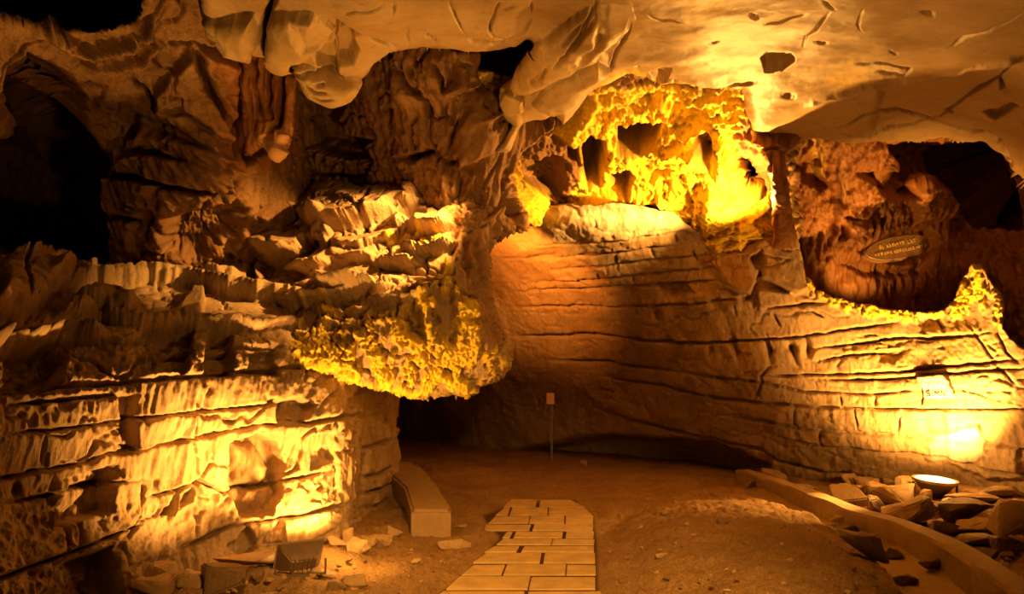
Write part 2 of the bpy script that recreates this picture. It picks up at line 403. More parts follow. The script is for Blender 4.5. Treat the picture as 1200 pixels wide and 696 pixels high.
# ================================================================== GROTTO OF YELLOW CRUST
gr_ctrl = [(560, 190, 9.6), (600, 240, 9.9), (620, 150, 9.4), (640, 245, 11.2), (700, 110, 8.6), (700, 245, 11.6), (760, 80, 8.2), (760, 160, 9.8), (760, 240, 11.3), (830, 100, 8.4), (830, 180, 9.6), (830, 280, 11.1),
           (880, 130, 8.8), (880, 220, 10.2), (915, 270, 10.8), (930, 160, 9.6), (560, 60, 9.0), (960, 80, 8.5), (870, 310, 10.9)]
c2 = lambda *p: K(540, 70, 2.9, *p)
gr = [('facet', c2((415, 260), (440, 245), (490, 275), (490, 350), (470, 410), (435, 425), (415, 370)), -1.3, 0, 0, 4),
      ('facet', c2((530, 225), (600, 205), (675, 215), (660, 260), (610, 310), (535, 300)), -1.1, 0, 0, 4),
      ('facet', c2((290, 310), (340, 305), (345, 420), (330, 470), (250, 430), (200, 400), (190, 330)), -0.7, 0, 0, 7),
      ('facet', c2((360, 270), (395, 275), (395, 340), (362, 330)), -0.4, 0, 0, 4),
      ('facet', c2((500, 380), (560, 355), (590, 390), (570, 440), (510, 410)), -0.5, 0, 0, 5),
      ('facet', c2((0, 390), (50, 375), (110, 420), (150, 470), (205, 530), (190, 560), (120, 490), (10, 500)), -0.9, 0, 0, 6),
      ('push', c2((935, 310), (990, 315), (1025, 370), (1010, 450), (980, 460), (930, 400)), 1.2, 0, 0, 4),
      ('facet', c2((800, 240), (860, 245), (865, 310), (830, 330), (790, 270)), -0.35, 0, 0, 5),
      ('facet', c2((720, 130), (830, 140), (870, 160), (800, 180), (730, 160)), -0.3, 0, 0, 6),
      ('crack', c2((620, 380), (680, 375), (730, 365)), 4, .25), ('crack', c2((410, 450), (500, 430), (560, 420)), 3, .2), ('crack', c2((470, 190), (530, 160)), 5, .25),
      ('crack', c2((690, 290), (740, 280), (800, 300), (840, 360)), 6, -.25), ('crack', c2((750, 250), (790, 215), (860, 215)), 5, -.2), ('crack', c2((860, 220), (880, 300), (870, 390)), 10, -.3),
      ('crack', c2((400, 480), (560, 440), (760, 460)), 10, -.2), ('crack', c2((350, 250), (400, 200), (480, 120)), 8, -.15), ('crack', c2((640, 90), (700, 140), (720, 220)), 8, -.15),
      ('dome', c2((820, 400), (1030, 440), (1095, 540), (1080, 590), (880, 660), (800, 560)), 0.3, 25),
      ('moss', c2((60, 370), (160, 320), (340, 200), (460, 80), (640, 60), (980, 100), (930, 240), (930, 420), (1110, 440), (1110, 600), (880, 680), (640, 520), (420, 520), (320, 540), (150, 540)), 5)] + \
     [('bare', q, 6) for q in (c2((415, 260), (440, 245), (490, 275), (490, 350), (470, 410), (435, 425), (415, 370)), c2((530, 225), (600, 205), (675, 215), (660, 260), (610, 310), (535, 300)), c2((180, 250), (290, 230), (400, 270), (410, 350), (350, 480), (250, 440), (190, 380)),
      c2((500, 380), (560, 355), (590, 390), (570, 440), (510, 410)), c2((935, 310), (990, 315), (1025, 370), (1010, 450), (980, 460), (930, 400)), c2((800, 250), (860, 250), (865, 310), (830, 330), (790, 280)))]
mass('wall_grotto', gr_ctrl, K(540, 70, 2.9, (-90, 380), (-60, -100), (1300, -100), (1200, 200), (1130, 330), (1130, 600), (900, 690), (820, 640), (740, 560), (640, 520), (530, 510), (420, 520), (320, 530), (200, 560), (100, 600), (-40, 600)), gr,
     [(0.20, (1.3, 1.3, 1.3), 4, 'fbm'), (0.11, (3.2, 3.2, 2.8), 4, 'ridge'), (0.05, (9, 9, 6), 4, 'ridge')],
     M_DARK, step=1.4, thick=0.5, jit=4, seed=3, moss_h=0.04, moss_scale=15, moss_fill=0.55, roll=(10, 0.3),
     label='crusted yellow grotto hollow above the passage, with dark holes')

# ================================================================== UPPER LEFT WALL
ul_ctrl = [(-80, -60, 4.6), (-80, 150, 5.6), (-80, 360, 6.6), (60, 20, 5.6), (60, 150, 6.8), (50, 320, 8.0), (150, 60, 6.6), (130, 200, 8.2), (150, 340, 8.8), (210, 30, 6.6), (220, 130, 7.4), (200, 250, 7.8), (200, 350, 8.8),
           (290, 60, 7.4), (270, 180, 7.6), (290, 320, 9.0), (350, 60, 8.6), (360, 200, 9.6), (380, 300, 9.6), (300, -60, 6.0)]
c0 = lambda *p: K(0, 0, 2.047, *p)
ul = [('facet', c0((-40, -120), (330, -120), (345, -10), (330, 40), (240, 65), (190, 70), (110, 60), (20, 40), (-40, 20)), -1.2, 0, 0, 7), ('push', c0((-600, -240), (330, -240), (345, -10), (330, 40), (240, 65), (190, 70), (110, 60), (20, 40), (-40, 20), (-600, 20)), 2.4, 0, 0, 12),
      ('crack', c0((330, 60), (390, 10), (420, -20)), 3, .12), ('crack', c0((290, 100), (360, 60), (410, 10)), 2, .12), ('crack', c0((90, 65), (200, 120), (300, 100), (370, 40)), 8, -.2),
      ('crack', c0((180, 150), (260, 150), (330, 140), (390, 90)), 7, -.15), ('crack', c0((90, 75), (170, 100), (240, 110)), 2, .08),
      ('facet', c0((60, 120), (150, 170), (210, 240), (200, 300), (230, 350), (180, 420), (60, 380), (20, 200)), -0.6, 0, 0, 14),
      ('facet', c0((0, 340), (200, 330), (255, 370), (250, 620), (170, 650), (0, 600)), -1.0, 0, 0, 16), ('push', c0((-300, 330), (0, 330), (60, 250), (180, 300), (250, 380), (245, 700), (-300, 700)), 2.0, 0, 0, 12),
      ('facet', c0((0, 100), (70, 180), (90, 330), (0, 280)), -0.1, 0, 0, 12),
      ('facet', c0((290, 250), (340, 280), (320, 310), (280, 290)), -0.25, 0, 0, 5),
      ('crack', c0((310, 180), (350, 210), (375, 270), (420, 310)), 3, .2),
      ('facet', c0((370, 210), (450, 100), (500, 220), (530, 280), (560, 330), (560, 400), (440, 320), (380, 260)), 0.22, 0.0, 0.0, 5),
      ('facet', c0((475, 105), (565, 150), (568, 290), (530, 260), (500, 190)), 0.15, 0.0, 0, 4),
      ('crack', c0((465, 110), (500, 190), (530, 270), (545, 290)), 4, .25),
      ('facet', c0((340, 300), (550, 380), (530, 410), (460, 390), (330, 330)), 0.22, 0, -0.006, 4),
      ('facet', c0((260, 340), (350, 360), (550, 410), (545, 460), (400, 440), (270, 400)), 0.3, 0, -0.004, 4),
      ('facet', c0((265, 410), (400, 445), (375, 530), (265, 510)), 0.3, 0.001, -0.003, 4),
      ('facet', c0((400, 450), (550, 470), (545, 510), (400, 510)), 0.1, 0.0, -0.002, 4),
      ('crack', c0((380, 450), (370, 520), (350, 580)), 4, .3), ('crack', c0((270, 400), (400, 440), (540, 465)), 3, .3), ('crack', c0((265, 515), (350, 530)), 2.5, .15),
      ('facet', c0((265, 520), (340, 530), (330, 600), (290, 600)), 0.15, 0, 0, 4),
      ('facet', c0((400, 520), (560, 480), (590, 500), (560, 560), (470, 620), (400, 600)), -0.4, 0, 0, 10),
      ('facet', c0((565, 150), (640, 180), (700, 190), (690, 330), (590, 400), (575, 300)), -0.7, 0, 0, 5),
      ('red', c0((500, 120), (720, 150), (700, 400), (560, 420)), 15, 0.5)]
mass('wall_upper_left', ul_ctrl, [(-280, -110), (400, -110), (420, 60), (420, 350), (330, 380), (100, 380), (-280, 380)], ul,
     [(0.12, (1.1, 1.1, 1.1), 4, 'fbm'), (0.12, (1.6, 1.6, 1.0), 3, 'crackle', 0.3), (0.05, (5, 5, 1.2), 4, 'ridge', 0.4), (0.05, (12, 12, 2.2), 3, 'ridge', 0.4, c0((250, 300), (580, 380), (600, 700), (250, 640)))],
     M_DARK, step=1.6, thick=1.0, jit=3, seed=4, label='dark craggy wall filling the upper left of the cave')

# ================================================================== DARK CENTRE WALL UNDER THE CEILING LIP
cw_ctrl = [(320, 40, 8.4), (330, 150, 9.4), (330, 260, 9.8), (420, 60, 8.2), (420, 160, 9.0), (400, 260, 9.6), (480, 60, 7.6), (480, 150, 8.0), (480, 250, 8.9), (540, 60, 7.4), (540, 150, 7.7), (540, 240, 8.0),
           (600, 60, 8.4), (600, 140, 8.2), (600, 220, 8.3), (640, 60, 8.0), (640, 160, 8.4)]
c4 = lambda *p: K(200, 0, 2.677, *p)
cw = [('facet', c4((380, 290), (540, 330), (520, 400), (560, 430), (640, 440), (600, 480), (380, 430)), -0.7, 0, 0, 8),
      ('facet', c4((385, 420), (640, 470), (640, 500), (560, 500), (380, 450)), -0.5, 0, 0, 5),
      ('crack', c4((720, 160), (735, 250), (790, 320), (790, 380)), 3, .2), ('crack', c4((765, 230), (785, 300)), 2.5, .15), ('crack', c4((820, 190), (850, 240), (855, 290)), 3, .2),
      ('crack', c4((680, 310), (690, 370), (690, 430)), 2.5, .16), ('crack', c4((655, 280), (660, 350)), 2.5, .15), ('crack', c4((765, 360), (755, 430), (775, 490)), 3, .2),
      ('crack', c4((610, 380), (660, 430)), 2.5, .15), ('crack', c4((715, 490), (770, 495), (840, 475)), 4, .3), ('crack', c4((640, 490), (620, 550), (600, 600)), 5, .3),
      ('crack', c4((920, 340), (890, 420), (860, 480)), 3, .15), ('crack', c4((940, 400), (1000, 370), (1060, 370)), 5, -.12),
      ('facet', c4((880, 160), (940, 165), (935, 280), (860, 315), (855, 290), (885, 260)), 0.35, 0, 0.003, 3),
      ('facet', c4((960, 150), (1085, 145), (1090, 220), (1040, 245), (965, 210)), -0.9, 0, 0, 5),
      ('facet', c4((940, 215), (1050, 250), (1040, 260), (945, 265)), 0.12, 0, -0.01, 4), ('moss', c4((940, 215), (1050, 250), (1040, 262), (940, 262)), 4, 0.6),
      ('dome', c4((930, 280), (1050, 250), (1080, 330), (1000, 480), (900, 540), (880, 480)), 0.25, 25),
      ('facet', c4((660, 160), (880, 160), (850, 330), (700, 330)), 0.12, 0, 0.001, 14),
      ('crack', c4((380, 540), (640, 560)), 3, .15), ('crack', c4((400, 570), (600, 590)), 3, .15)]
mass('wall_center', cw_ctrl, [(310, 20), (640, 20), (650, 150), (610, 180), (575, 250), (570, 290), (300, 300)], cw,
     [(0.12, (1.1, 1.1, 0.8), 4, 'fbm'), (0.13, (2.2, 2.2, 0.7), 3, 'crackle', -0.2), (0.05, (7, 6, 1.4), 4, 'ridge', -0.2), (0.05, (9, 9, 3), 4, 'ridge', 0, c4((370, 430), (1000, 500), (1000, 700), (370, 700)))],
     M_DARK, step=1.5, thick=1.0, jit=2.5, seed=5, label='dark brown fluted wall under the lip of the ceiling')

# ================================================================== CEILING
ce_ctrl = [(-200, -200, 3.0), (300, -220, 3.0), (700, -220, 2.9), (1300, -220, 2.8), (240, 0, 5.4), (270, 60, 6.4), (320, 0, 5.2), (320, 70, 6.3), (385, 122, 6.7), (430, 90, 6.5), (420, 20, 5.2), (500, 57, 6.2), (540, 60, 6.3), (540, 0, 4.7),
           (600, 150, 7.6), (570, 190, 8.0), (620, 80, 6.7), (700, 0, 4.5), (700, 100, 7.0), (660, 140, 7.7), (760, 85, 6.9), (800, 30, 5.0), (850, 105, 7.2), (880, 150, 8.0), (900, 80, 6.4), (940, 150, 8.3), (1000, 165, 9.0),
           (1000, 100, 6.9), (1000, 0, 4.4), (1100, 165, 9.0), (1100, 90, 6.6), (1200, 210, 8.6), (1200, 130, 6.9), (1200, 70, 5.8), (1200, 0, 4.3), (1330, 280, 8.0), (1330, 60, 5.0)]
ce_out = [(232, -150), (236, 20), (243, 42), (256, 55), (275, 62), (298, 60), (312, 64), (328, 80), (343, 74), (346, 92), (358, 108), (372, 119), (386, 124), (400, 121), (412, 110), (424, 95), (440, 77), (458, 62), (480, 58), (520, 60), (560, 61),
          (605, 56), (622, 46), (628, 62), (618, 78), (600, 92), (588, 104), (586, 122), (592, 136), (601, 146), (590, 160), (572, 178), (564, 192), (580, 190), (598, 178), (604, 152), (612, 141), (640, 137), (652, 132), (660, 146),
          (670, 136), (688, 110), (700, 102), (718, 94), (735, 88), (757, 88), (765, 97), (778, 98), (790, 94), (815, 102), (850, 103), (868, 104), (872, 120), (878, 140), (884, 152), (900, 158), (930, 162), (965, 160), (1000, 166),
          (1040, 166), (1075, 168), (1110, 164), (1150, 168), (1172, 184), (1186, 204), (1200, 216), (1225, 240), (1340, 320), (1340, -150)]
ce = [('crack', [(312, 60), (307, 45), (313, 20), (322, -5)], 5, .35), ('crack', [(400, 12), (425, 8), (450, 2)], 1.5, .05), ('crack', [(460, 12), (462, 2)], 2, .06), ('crack', [(528, 0), (532, 18), (547, 38)], 1.8, .06),
      ('crack', [(586, 0), (580, 20), (574, 32), (577, 42), (590, 46), (615, 38), (625, 25)], 2.2, .08), ('crack', [(540, 43), (560, 48), (590, 50), (612, 46)], 2.2, .08), ('crack', [(620, 18), (622, 5)], 2, .06),
      ('crack', [(430, 48), (445, 54), (470, 58)], 2.2, .08), ('crack', [(476, 30), (480, 52)], 1.5, .04), ('crack', [(500, 40), (508, 44)], 3, .07), ('crack', [(584, 14), (605, 8)], 2.4, .07),
      ('facet', [(395, 30), (412, 38), (420, 60), (414, 78), (400, 78), (392, 60)], -0.22, 0.0, 0, 5), ('facet', [(365, 58), (392, 52), (400, 70), (398, 88), (372, 78)], -0.2, 0, 0, 4),
      ('dome', [(240, 20), (300, 10), (308, 40), (296, 60), (262, 58)], 0.25, 20), ('dome', [(316, 10), (370, 10), (392, 40), (370, 58), (345, 75), (326, 78), (314, 60)], 0.25, 22),
      ('facet', [(345, 14), (395, 20), (420, 40), (396, 50), (360, 45)], -0.12, 0, 0, 5),
      ('dome', [(348, 74), (380, 84), (400, 92), (424, 92), (408, 116), (386, 123), (362, 110)], 0.2, 14),
      ('crack', [(360, 88), (372, 96), (388, 98)], 2, .1), ('crack', [(366, 98), (378, 106), (392, 104)], 2, .1), ('crack', [(372, 90), (384, 90)], 2, .08), ('crack', [(352, 82), (378, 84), (402, 90)], 3, .16),
      ('dome', [(628, 50), (690, 5), (740, 5), (745, 20), (700, 66), (655, 92), (625, 110), (602, 110), (600, 96)], 0.22, 26),
      ('dome', [(640, 100), (700, 70), (716, 80), (680, 112), (662, 130), (640, 132), (622, 120)], 0.22, 18),
      ('facet', [(592, 106), (614, 112), (612, 128), (596, 134), (588, 122)], 0.1, 0.004, 0, 3),
      ('crack', [(742, 12), (735, 40), (718, 66), (714, 92)], 1.8, .1), ('crack', [(706, 18), (700, 40), (676, 66)], 7, .10), ('crack', [(645, 66), (632, 84), (640, 90)], 4, .12), ('crack', [(700, 0), (682, 28), (664, 52), (650, 66)], 3, .14),
      ('crack', [(752, 10), (772, 20), (800, 26)], 1.4, .04), ('facet', [(702, 58), (720, 60), (712, 84)], -0.05, 0, 0, 8),
      ('crack', [(655, 40), (668, 34), (690, 12)], 2.5, .1), ('crack', [(665, 52), (680, 35), (702, 6)], 2.5, .1),
      ('dome', [(890, 72), (900, 65), (926, 64), (931, 72), (916, 82), (896, 83)], -0.14, 7), ('dome', [(762, 84), (776, 77), (787, 80), (780, 94), (766, 96)], -0.16, 6),
      ('crack', [(800, 94), (820, 102), (860, 99), (885, 94)], 2.2, .09), ('crack', [(762, 89), (800, 93)], 2, .07), ('crack', [(896, 24), (920, 24), (945, 18)], 1.4, .05), ('crack', [(972, 16), (958, 34), (944, 48), (940, 60)], 1.4, .05),
      ('crack', [(966, 4), (978, 12)], 2, .06), ('crack', [(1078, 16), (1094, 18)], 2, .06), ('crack', [(1200, 14), (1160, 32), (1110, 56)], 1.2, .03), ('crack', [(955, 58), (970, 57)], 2, .06), ('crack', [(1044, 62), (1050, 66)], 2, .06),
      ('crack', [(1010, 10), (1006, 30), (1010, 40)], 1.2, .03), ('crack', [(980, 146), (1010, 136), (1035, 126)], 2, .07), ('crack', [(975, 152), (1020, 158), (1060, 150), (1100, 142), (1130, 118), (1165, 98), (1185, 84)], 1.8, .08),
      ('crack', [(1022, 131), (1060, 135), (1090, 146), (1120, 156), (1150, 160), (1170, 172), (1182, 198)], 2.4, .1), ('crack', [(1105, 132), (1120, 140)], 2, .07), ('crack', [(1168, 96), (1172, 112)], 3, .09),
      ('facet', [(1150, 138), (1180, 130), (1186, 134), (1162, 146)], -0.15, 0, 0, 3),
      ('crack', [(998, 80), (1040, 80), (1068, 84), (1060, 90), (1020, 90)], 1.4, .04), ('crack', [(917, 110), (928, 112)], 3, .07), ('crack', [(880, 14), (885, 16)], 2.5, .06), ('crack', [(832, 50), (840, 48)], 2.5, .06),
      ('crack', [(745, 74), (748, 75)], 2.5, .07), ('crack', [(679, 84), (682, 85)], 2.5, .06), ('crack', [(1200, 60), (1120, 88), (1060, 100), (1000, 108), (940, 122)], 4, -.05),
      ('facet', [(1030, 106), (1060, 100), (1200, 68), (1240, 60), (1240, 320), (1180, 200), (1140, 168), (1020, 160)], -0.10, 0, 0, 8),
      ('facet', [(522, 60), (548, 60), (547, 104), (522, 120)], 0.0, 0, 0, 3),
      ('pale', [(820, 68), (860, 76), (900, 92), (912, 104), (890, 92), (850, 84)], 5, 0.9), ('pale', [(900, 100), (940, 86), (1000, 78), (1060, 86), (1060, 94), (980, 92)], 6, 0.5),
      ('moss', [(800, 0), (850, 0), (850, 22), (810, 24)], 14, 0.35), ('moss', [(960, 95), (990, 80), (1020, 88), (1000, 106)], 8, 0.35), ('moss', [(700, 100), (745, 80), (765, 96), (730, 100)], 4, 0.8), ('moss', [(688, 60), (704, 62), (700, 84)], 8, 0.3)]
mass('ceiling', ce_ctrl, ce_out, ce,
     [(0.10, (0.8, 0.8, 0.8), 3, 'fbm'), (0.025, (1.8, 1.8, 1.8), 3, 'fbm'), (0.004, (12, 12, 12), 2, 'fbm')],
     M_CEIL, step=0.95, thick=1.2, roll=(14, 0.35), jit=2.0, seed=6, label='smooth water-worn rock ceiling with fine dark cracks', cat='rock ceiling')

# ================================================================== LEFT WALL WITH ITS SHELF
wl_ctrl = [(-120, 760, 3.7), (-120, 400, 3.9), (-120, 320, 4.8), (0, 720, 4.3), (0, 560, 4.4), (0, 400, 4.6), (0, 320, 6.2), (150, 700, 5.3), (150, 550, 5.5), (150, 390, 5.8), (100, 340, 7.0), (150, 330, 7.6), (230, 670, 6.0), (240, 540, 6.2), (250, 388, 6.4), (240, 330, 8.2),
           (330, 645, 6.7), (330, 520, 6.8), (335, 420, 6.9), (300, 372, 7.0), (300, 340, 8.2), (320, 300, 8.6), (370, 240, 9.0), (405, 620, 7.2), (405, 500, 7.3), (405, 430, 7.4), (428, 610, 8.3), (428, 470, 8.3), (470, 600, 9.6), (465, 470, 9.6), (460, 380, 8.6), (460, 260, 9.2), (380, 330, 8.3)]
wl_out = [(-300, 290), (-20, 296), (20, 304), (60, 312), (90, 318), (110, 330), (160, 330), (220, 330), (232, 318), (236, 306), (256, 292), (268, 276), (286, 260), (300, 246), (330, 240), (360, 225), (480, 240), (475, 440), (466, 462), (464, 500), (468, 540),
          (473, 580), (462, 612), (440, 640), (400, 660), (330, 680), (200, 720), (150, 800), (-300, 900)]
c6 = lambda *p: K(190, 200, 3.163, *p)
wl_lines = [
    [(40, 367), (70, 373), (110, 379), (180, 381), (270, 381), (340, 384)],
    [(0, 402), (40, 404), (100, 407), (200, 405), (290, 406), (340, 410)],
    [(0, 462), (40, 457), (130, 451), (180, 446), (230, 441), (280, 436), (330, 431), (380, 430)],
    [(0, 476), (40, 471), (80, 469), (140, 462)],
    [(0, 510), (50, 504), (100, 498), (150, 491), (210, 484), (260, 480), (310, 473), (335, 468)],
    [(-40, 566), (0, 560), (40, 553), (90, 543), (120, 531), (150, 529), (200, 520), (240, 512), (280, 502), (310, 497), (360, 495), (412, 488), (440, 486)],
    [(-40, 690), (0, 677), (40, 662), (80, 648), (130, 628), (170, 612)],
    [(205, 645), (240, 631), (270, 615), (300, 612), (330, 607), (370, 600), (400, 592), (412, 586)],
    [(165, 583), (200, 575), (235, 563), (262, 578), (290, 570), (340, 561), (392, 550)],
    [(0, 590), (60, 580), (120, 566), (165, 560)], [(420, 525), (445, 520), (465, 512)], [(418, 560), (440, 556), (468, 545)], [(420, 580), (445, 572), (470, 562)], [(420, 596), (445, 590), (470, 578)]]
wl = [('strata', l, 2.1, 0.17, 0.03, 8) for l in wl_lines]
for l in ([(165, 560), (160, 600), (150, 640)], [(230, 468), (228, 520), (233, 560)], [(310, 497), (303, 515), (290, 530)], [(392, 515), (391, 545), (389, 590)], [(375, 598), (385, 580), (395, 568)], [(136, 466), (140, 500), (138, 530)],
          [(72, 590), (75, 630), (70, 690)], [(228, 595), (230, 640)], [(303, 620), (303, 650)], [(165, 470), (168, 500)], [(275, 505), (278, 540)], [(50, 500), (45, 545)]):
    wl.append(('crack', l, 1.8, 0.07))
wl += [('facet', [(166, 384), (228, 386), (224, 412), (214, 440), (172, 438)], -0.238, 0, 0, 3), ('facet', [(246, 388), (272, 388), (276, 440), (238, 440), (240, 408)], -0.238, 0, 0, 3), ('facet', [(290, 412), (322, 410), (326, 440), (292, 440)], -0.204, 0, 0, 3),  # recesses shaped to go dark where the wall only carries cast shadows
       ('facet', [(0, 400), (60, 404), (78, 420), (60, 460), (0, 464)], -0.340, 0, 0, 5), ('facet', [(135, 464), (158, 464), (158, 528), (140, 530)], -0.170, 0, 0, 3), ('facet', [(80, 560), (130, 545), (130, 600), (60, 620)], -0.204, 0, 0, 5),
       ('facet', [(60, 660), (130, 640), (140, 700), (50, 710)], -0.306, 0, 0, 5), ('facet', [(322, 470), (350, 466), (372, 474), (356, 494), (324, 496)], -0.272, 0, 0, 4), ('facet', [(186, 606), (208, 572), (216, 572), (200, 604)], -0.204, 0, 0, 3),
       ('facet', [(212, 580), (232, 566), (222, 590), (206, 600)], -0.136, 0, 0, 3),
       ('facet', [(272, 520), (300, 508), (322, 518), (332, 545), (328, 580), (320, 602), (280, 606), (266, 560)], -0.476, 0.004, 0.0, 6), ('dome', [(284, 526), (310, 524), (324, 546), (312, 570), (288, 566)], 0.16, 14),
       ('facet', [(296, 575), (322, 566), (330, 590), (312, 606), (286, 606)], 0.10, 0.002, -0.004, 4), ('facet', [(268, 640), (290, 615), (304, 640), (284, 656)], -0.255, 0, 0, 3),
       ('facet', [(332, 610), (392, 596), (395, 615), (334, 650)], 0.06, 0, 0.001, 3), ('facet', [(366, 510), (392, 506), (392, 540), (364, 550)], -0.153, 0, 0, 3), ('facet', [(404, 470), (420, 455), (412, 500), (402, 530)], -0.102, 0, 0, 3),
       ('push', [(412, 440), (424, 430), (520, 430), (520, 660), (404, 660), (406, 600), (414, 560), (410, 500)], 0.5, 0.012, 0, 3),
       # shelf steps, mound and boulders
       ('lip', [(66, 347), (110, 340), (150, 337), (190, 335), (215, 338), (240, 344), (282, 354), (320, 359), (357, 363), (380, 358)], 0.42, 26, 2),
       ('lip', [(55, 381), (150, 383), (230, 384), (300, 386), (350, 388)], 0.30, 15, 2), ('lip', [(-20, 407), (40, 403), (70, 398), (100, 401), (130, 407)], 0.25, 14, 2),
       ('dome', [(70, 378), (85, 360), (110, 350), (140, 356), (165, 374), (150, 382), (90, 382)], 0.4, 18), ('crack', [(112, 356), (124, 360), (134, 360)], 2.5, .12),
       ('dome', [(-20, 325), (30, 312), (70, 314), (84, 322), (72, 350), (40, 372), (-20, 380)], 0.4, 18), ('crack', [(18, 318), (14, 345), (22, 370)], 3, .2), ('lip', [(-10, 322), (20, 326), (50, 318), (84, 324)], 0.2, 10, 2),
       ('facet', [(84, 322), (106, 330), (104, 340), (84, 336)], 0.2, 0, -0.01, 2),
       ('facet', [(180, 378), (205, 364), (226, 348), (240, 352), (236, 372), (225, 380)], 0.12, 0.004, -0.004, 3),
       ('lip', c6((335, 300), (400, 314), (450, 327), (512, 327), (550, 300)), 0.55, 38, 2), ('crack', c6((350, 285), (385, 240), (455, 200), (540, 150)), 3, 0.22),
       ('lip', c6((325, 152), (350, 174), (400, 188), (470, 165), (545, 140)), 0.35, 14, 2), ('lip', c6((235, 250), (300, 266), (340, 262), (368, 240)), 0.4, 22, 2),
       ('lip', c6((125, 380), (215, 395), (310, 398)), 0.25, 26, 2), ('crack', c6((210, 285), (212, 390)), 2.5, .12), ('crack', c6((150, 330), (155, 385)), 2.5, .1),
       ('facet', c6((318, 300), (345, 300), (350, 420), (318, 400)), -0.3, 0, 0, 4), ('crack', c6((440, 330), (420, 290), (470, 230), (540, 190)), 2.5, .12), ('crack', c6((460, 320), (560, 330), (680, 320)), 3, .2),
       ('facet', c6((350, 330), (500, 330), (490, 370), (430, 390), (360, 400)), -0.25, 0, 0, 5)]
mass('wall_left', wl_ctrl, wl_out, wl,
     [(0.07, (0.9, 0.9, 0.9), 3, 'fbm'), (0.06, (1.8, 1.8, 1.6), 3, 'crackle', -0.2), (0.040, (8, 5, 0.8), 4, 'fbm', -0.25, [(-340, 386), (500, 386), (500, 760), (-340, 940)]), (0.022, (20, 12, 1.3), 3, 'ridge', -0.25, [(-340, 386), (500, 386), (500, 760), (-340, 940)]), (0.03, (2.2, 2.2, 1.4), 3, 'ridge', -0.2), (0.006, (14, 14, 14), 3, 'fbm')],
     M_LEFT, step=1.4, thick=2.0, jit=2.0, seed=7, roll=(6, 0.2), label='bedded pale rock wall with a shelf along the left side')

# ================================================================== HANGING ROCK
hr_ctrl = [(290, 350, 8.0), (330, 410, 7.0), (360, 450, 7.0), (380, 380, 7.2), (360, 340, 7.7), (350, 290, 8.3), (370, 215, 9.2), (420, 210, 9.0), (430, 250, 8.4), (420, 300, 7.9), (440, 340, 7.5), (450, 380, 7.05), (450, 450, 7.3), (500, 465, 7.55), (550, 465, 7.6),
           (500, 400, 7.15), (495, 340, 7.3), (500, 300, 7.7), (500, 250, 8.2), (510, 215, 8.6), (540, 330, 7.4), (540, 280, 7.7), (550, 220, 8.1), (590, 430, 7.6), (585, 390, 7.6), (575, 320, 7.8), (575, 270, 8.0), (620, 250, 8.6), (560, 180, 8.4), (600, 190, 8.6)]
c5 = lambda *p: K(340, 180, 2.321, *p)
hr_out = c5((-40, 480), (-60, 420), (-20, 385), (20, 370), (30, 300), (60, 250), (50, 180), (55, 110), (60, 82), (100, 68), (140, 78), (190, 98), (225, 84), (260, 96), (315, 118), (345, 100), (375, 80), (410, 92), (450, 60), (470, 20), (520, -40), (600, -40), (590, 40), (610, 120),
              (640, 170), (636, 182), (600, 205), (560, 232), (540, 260), (538, 330), (545, 420), (556, 480), (575, 520), (596, 552), (594, 585), (575, 612), (545, 622), (520, 630), (505, 650), (480, 660), (440, 656), (400, 662), (330, 660), (300, 650), (250, 634), (210, 628), (160, 618), (110, 600), (50, 590), (0, 570))
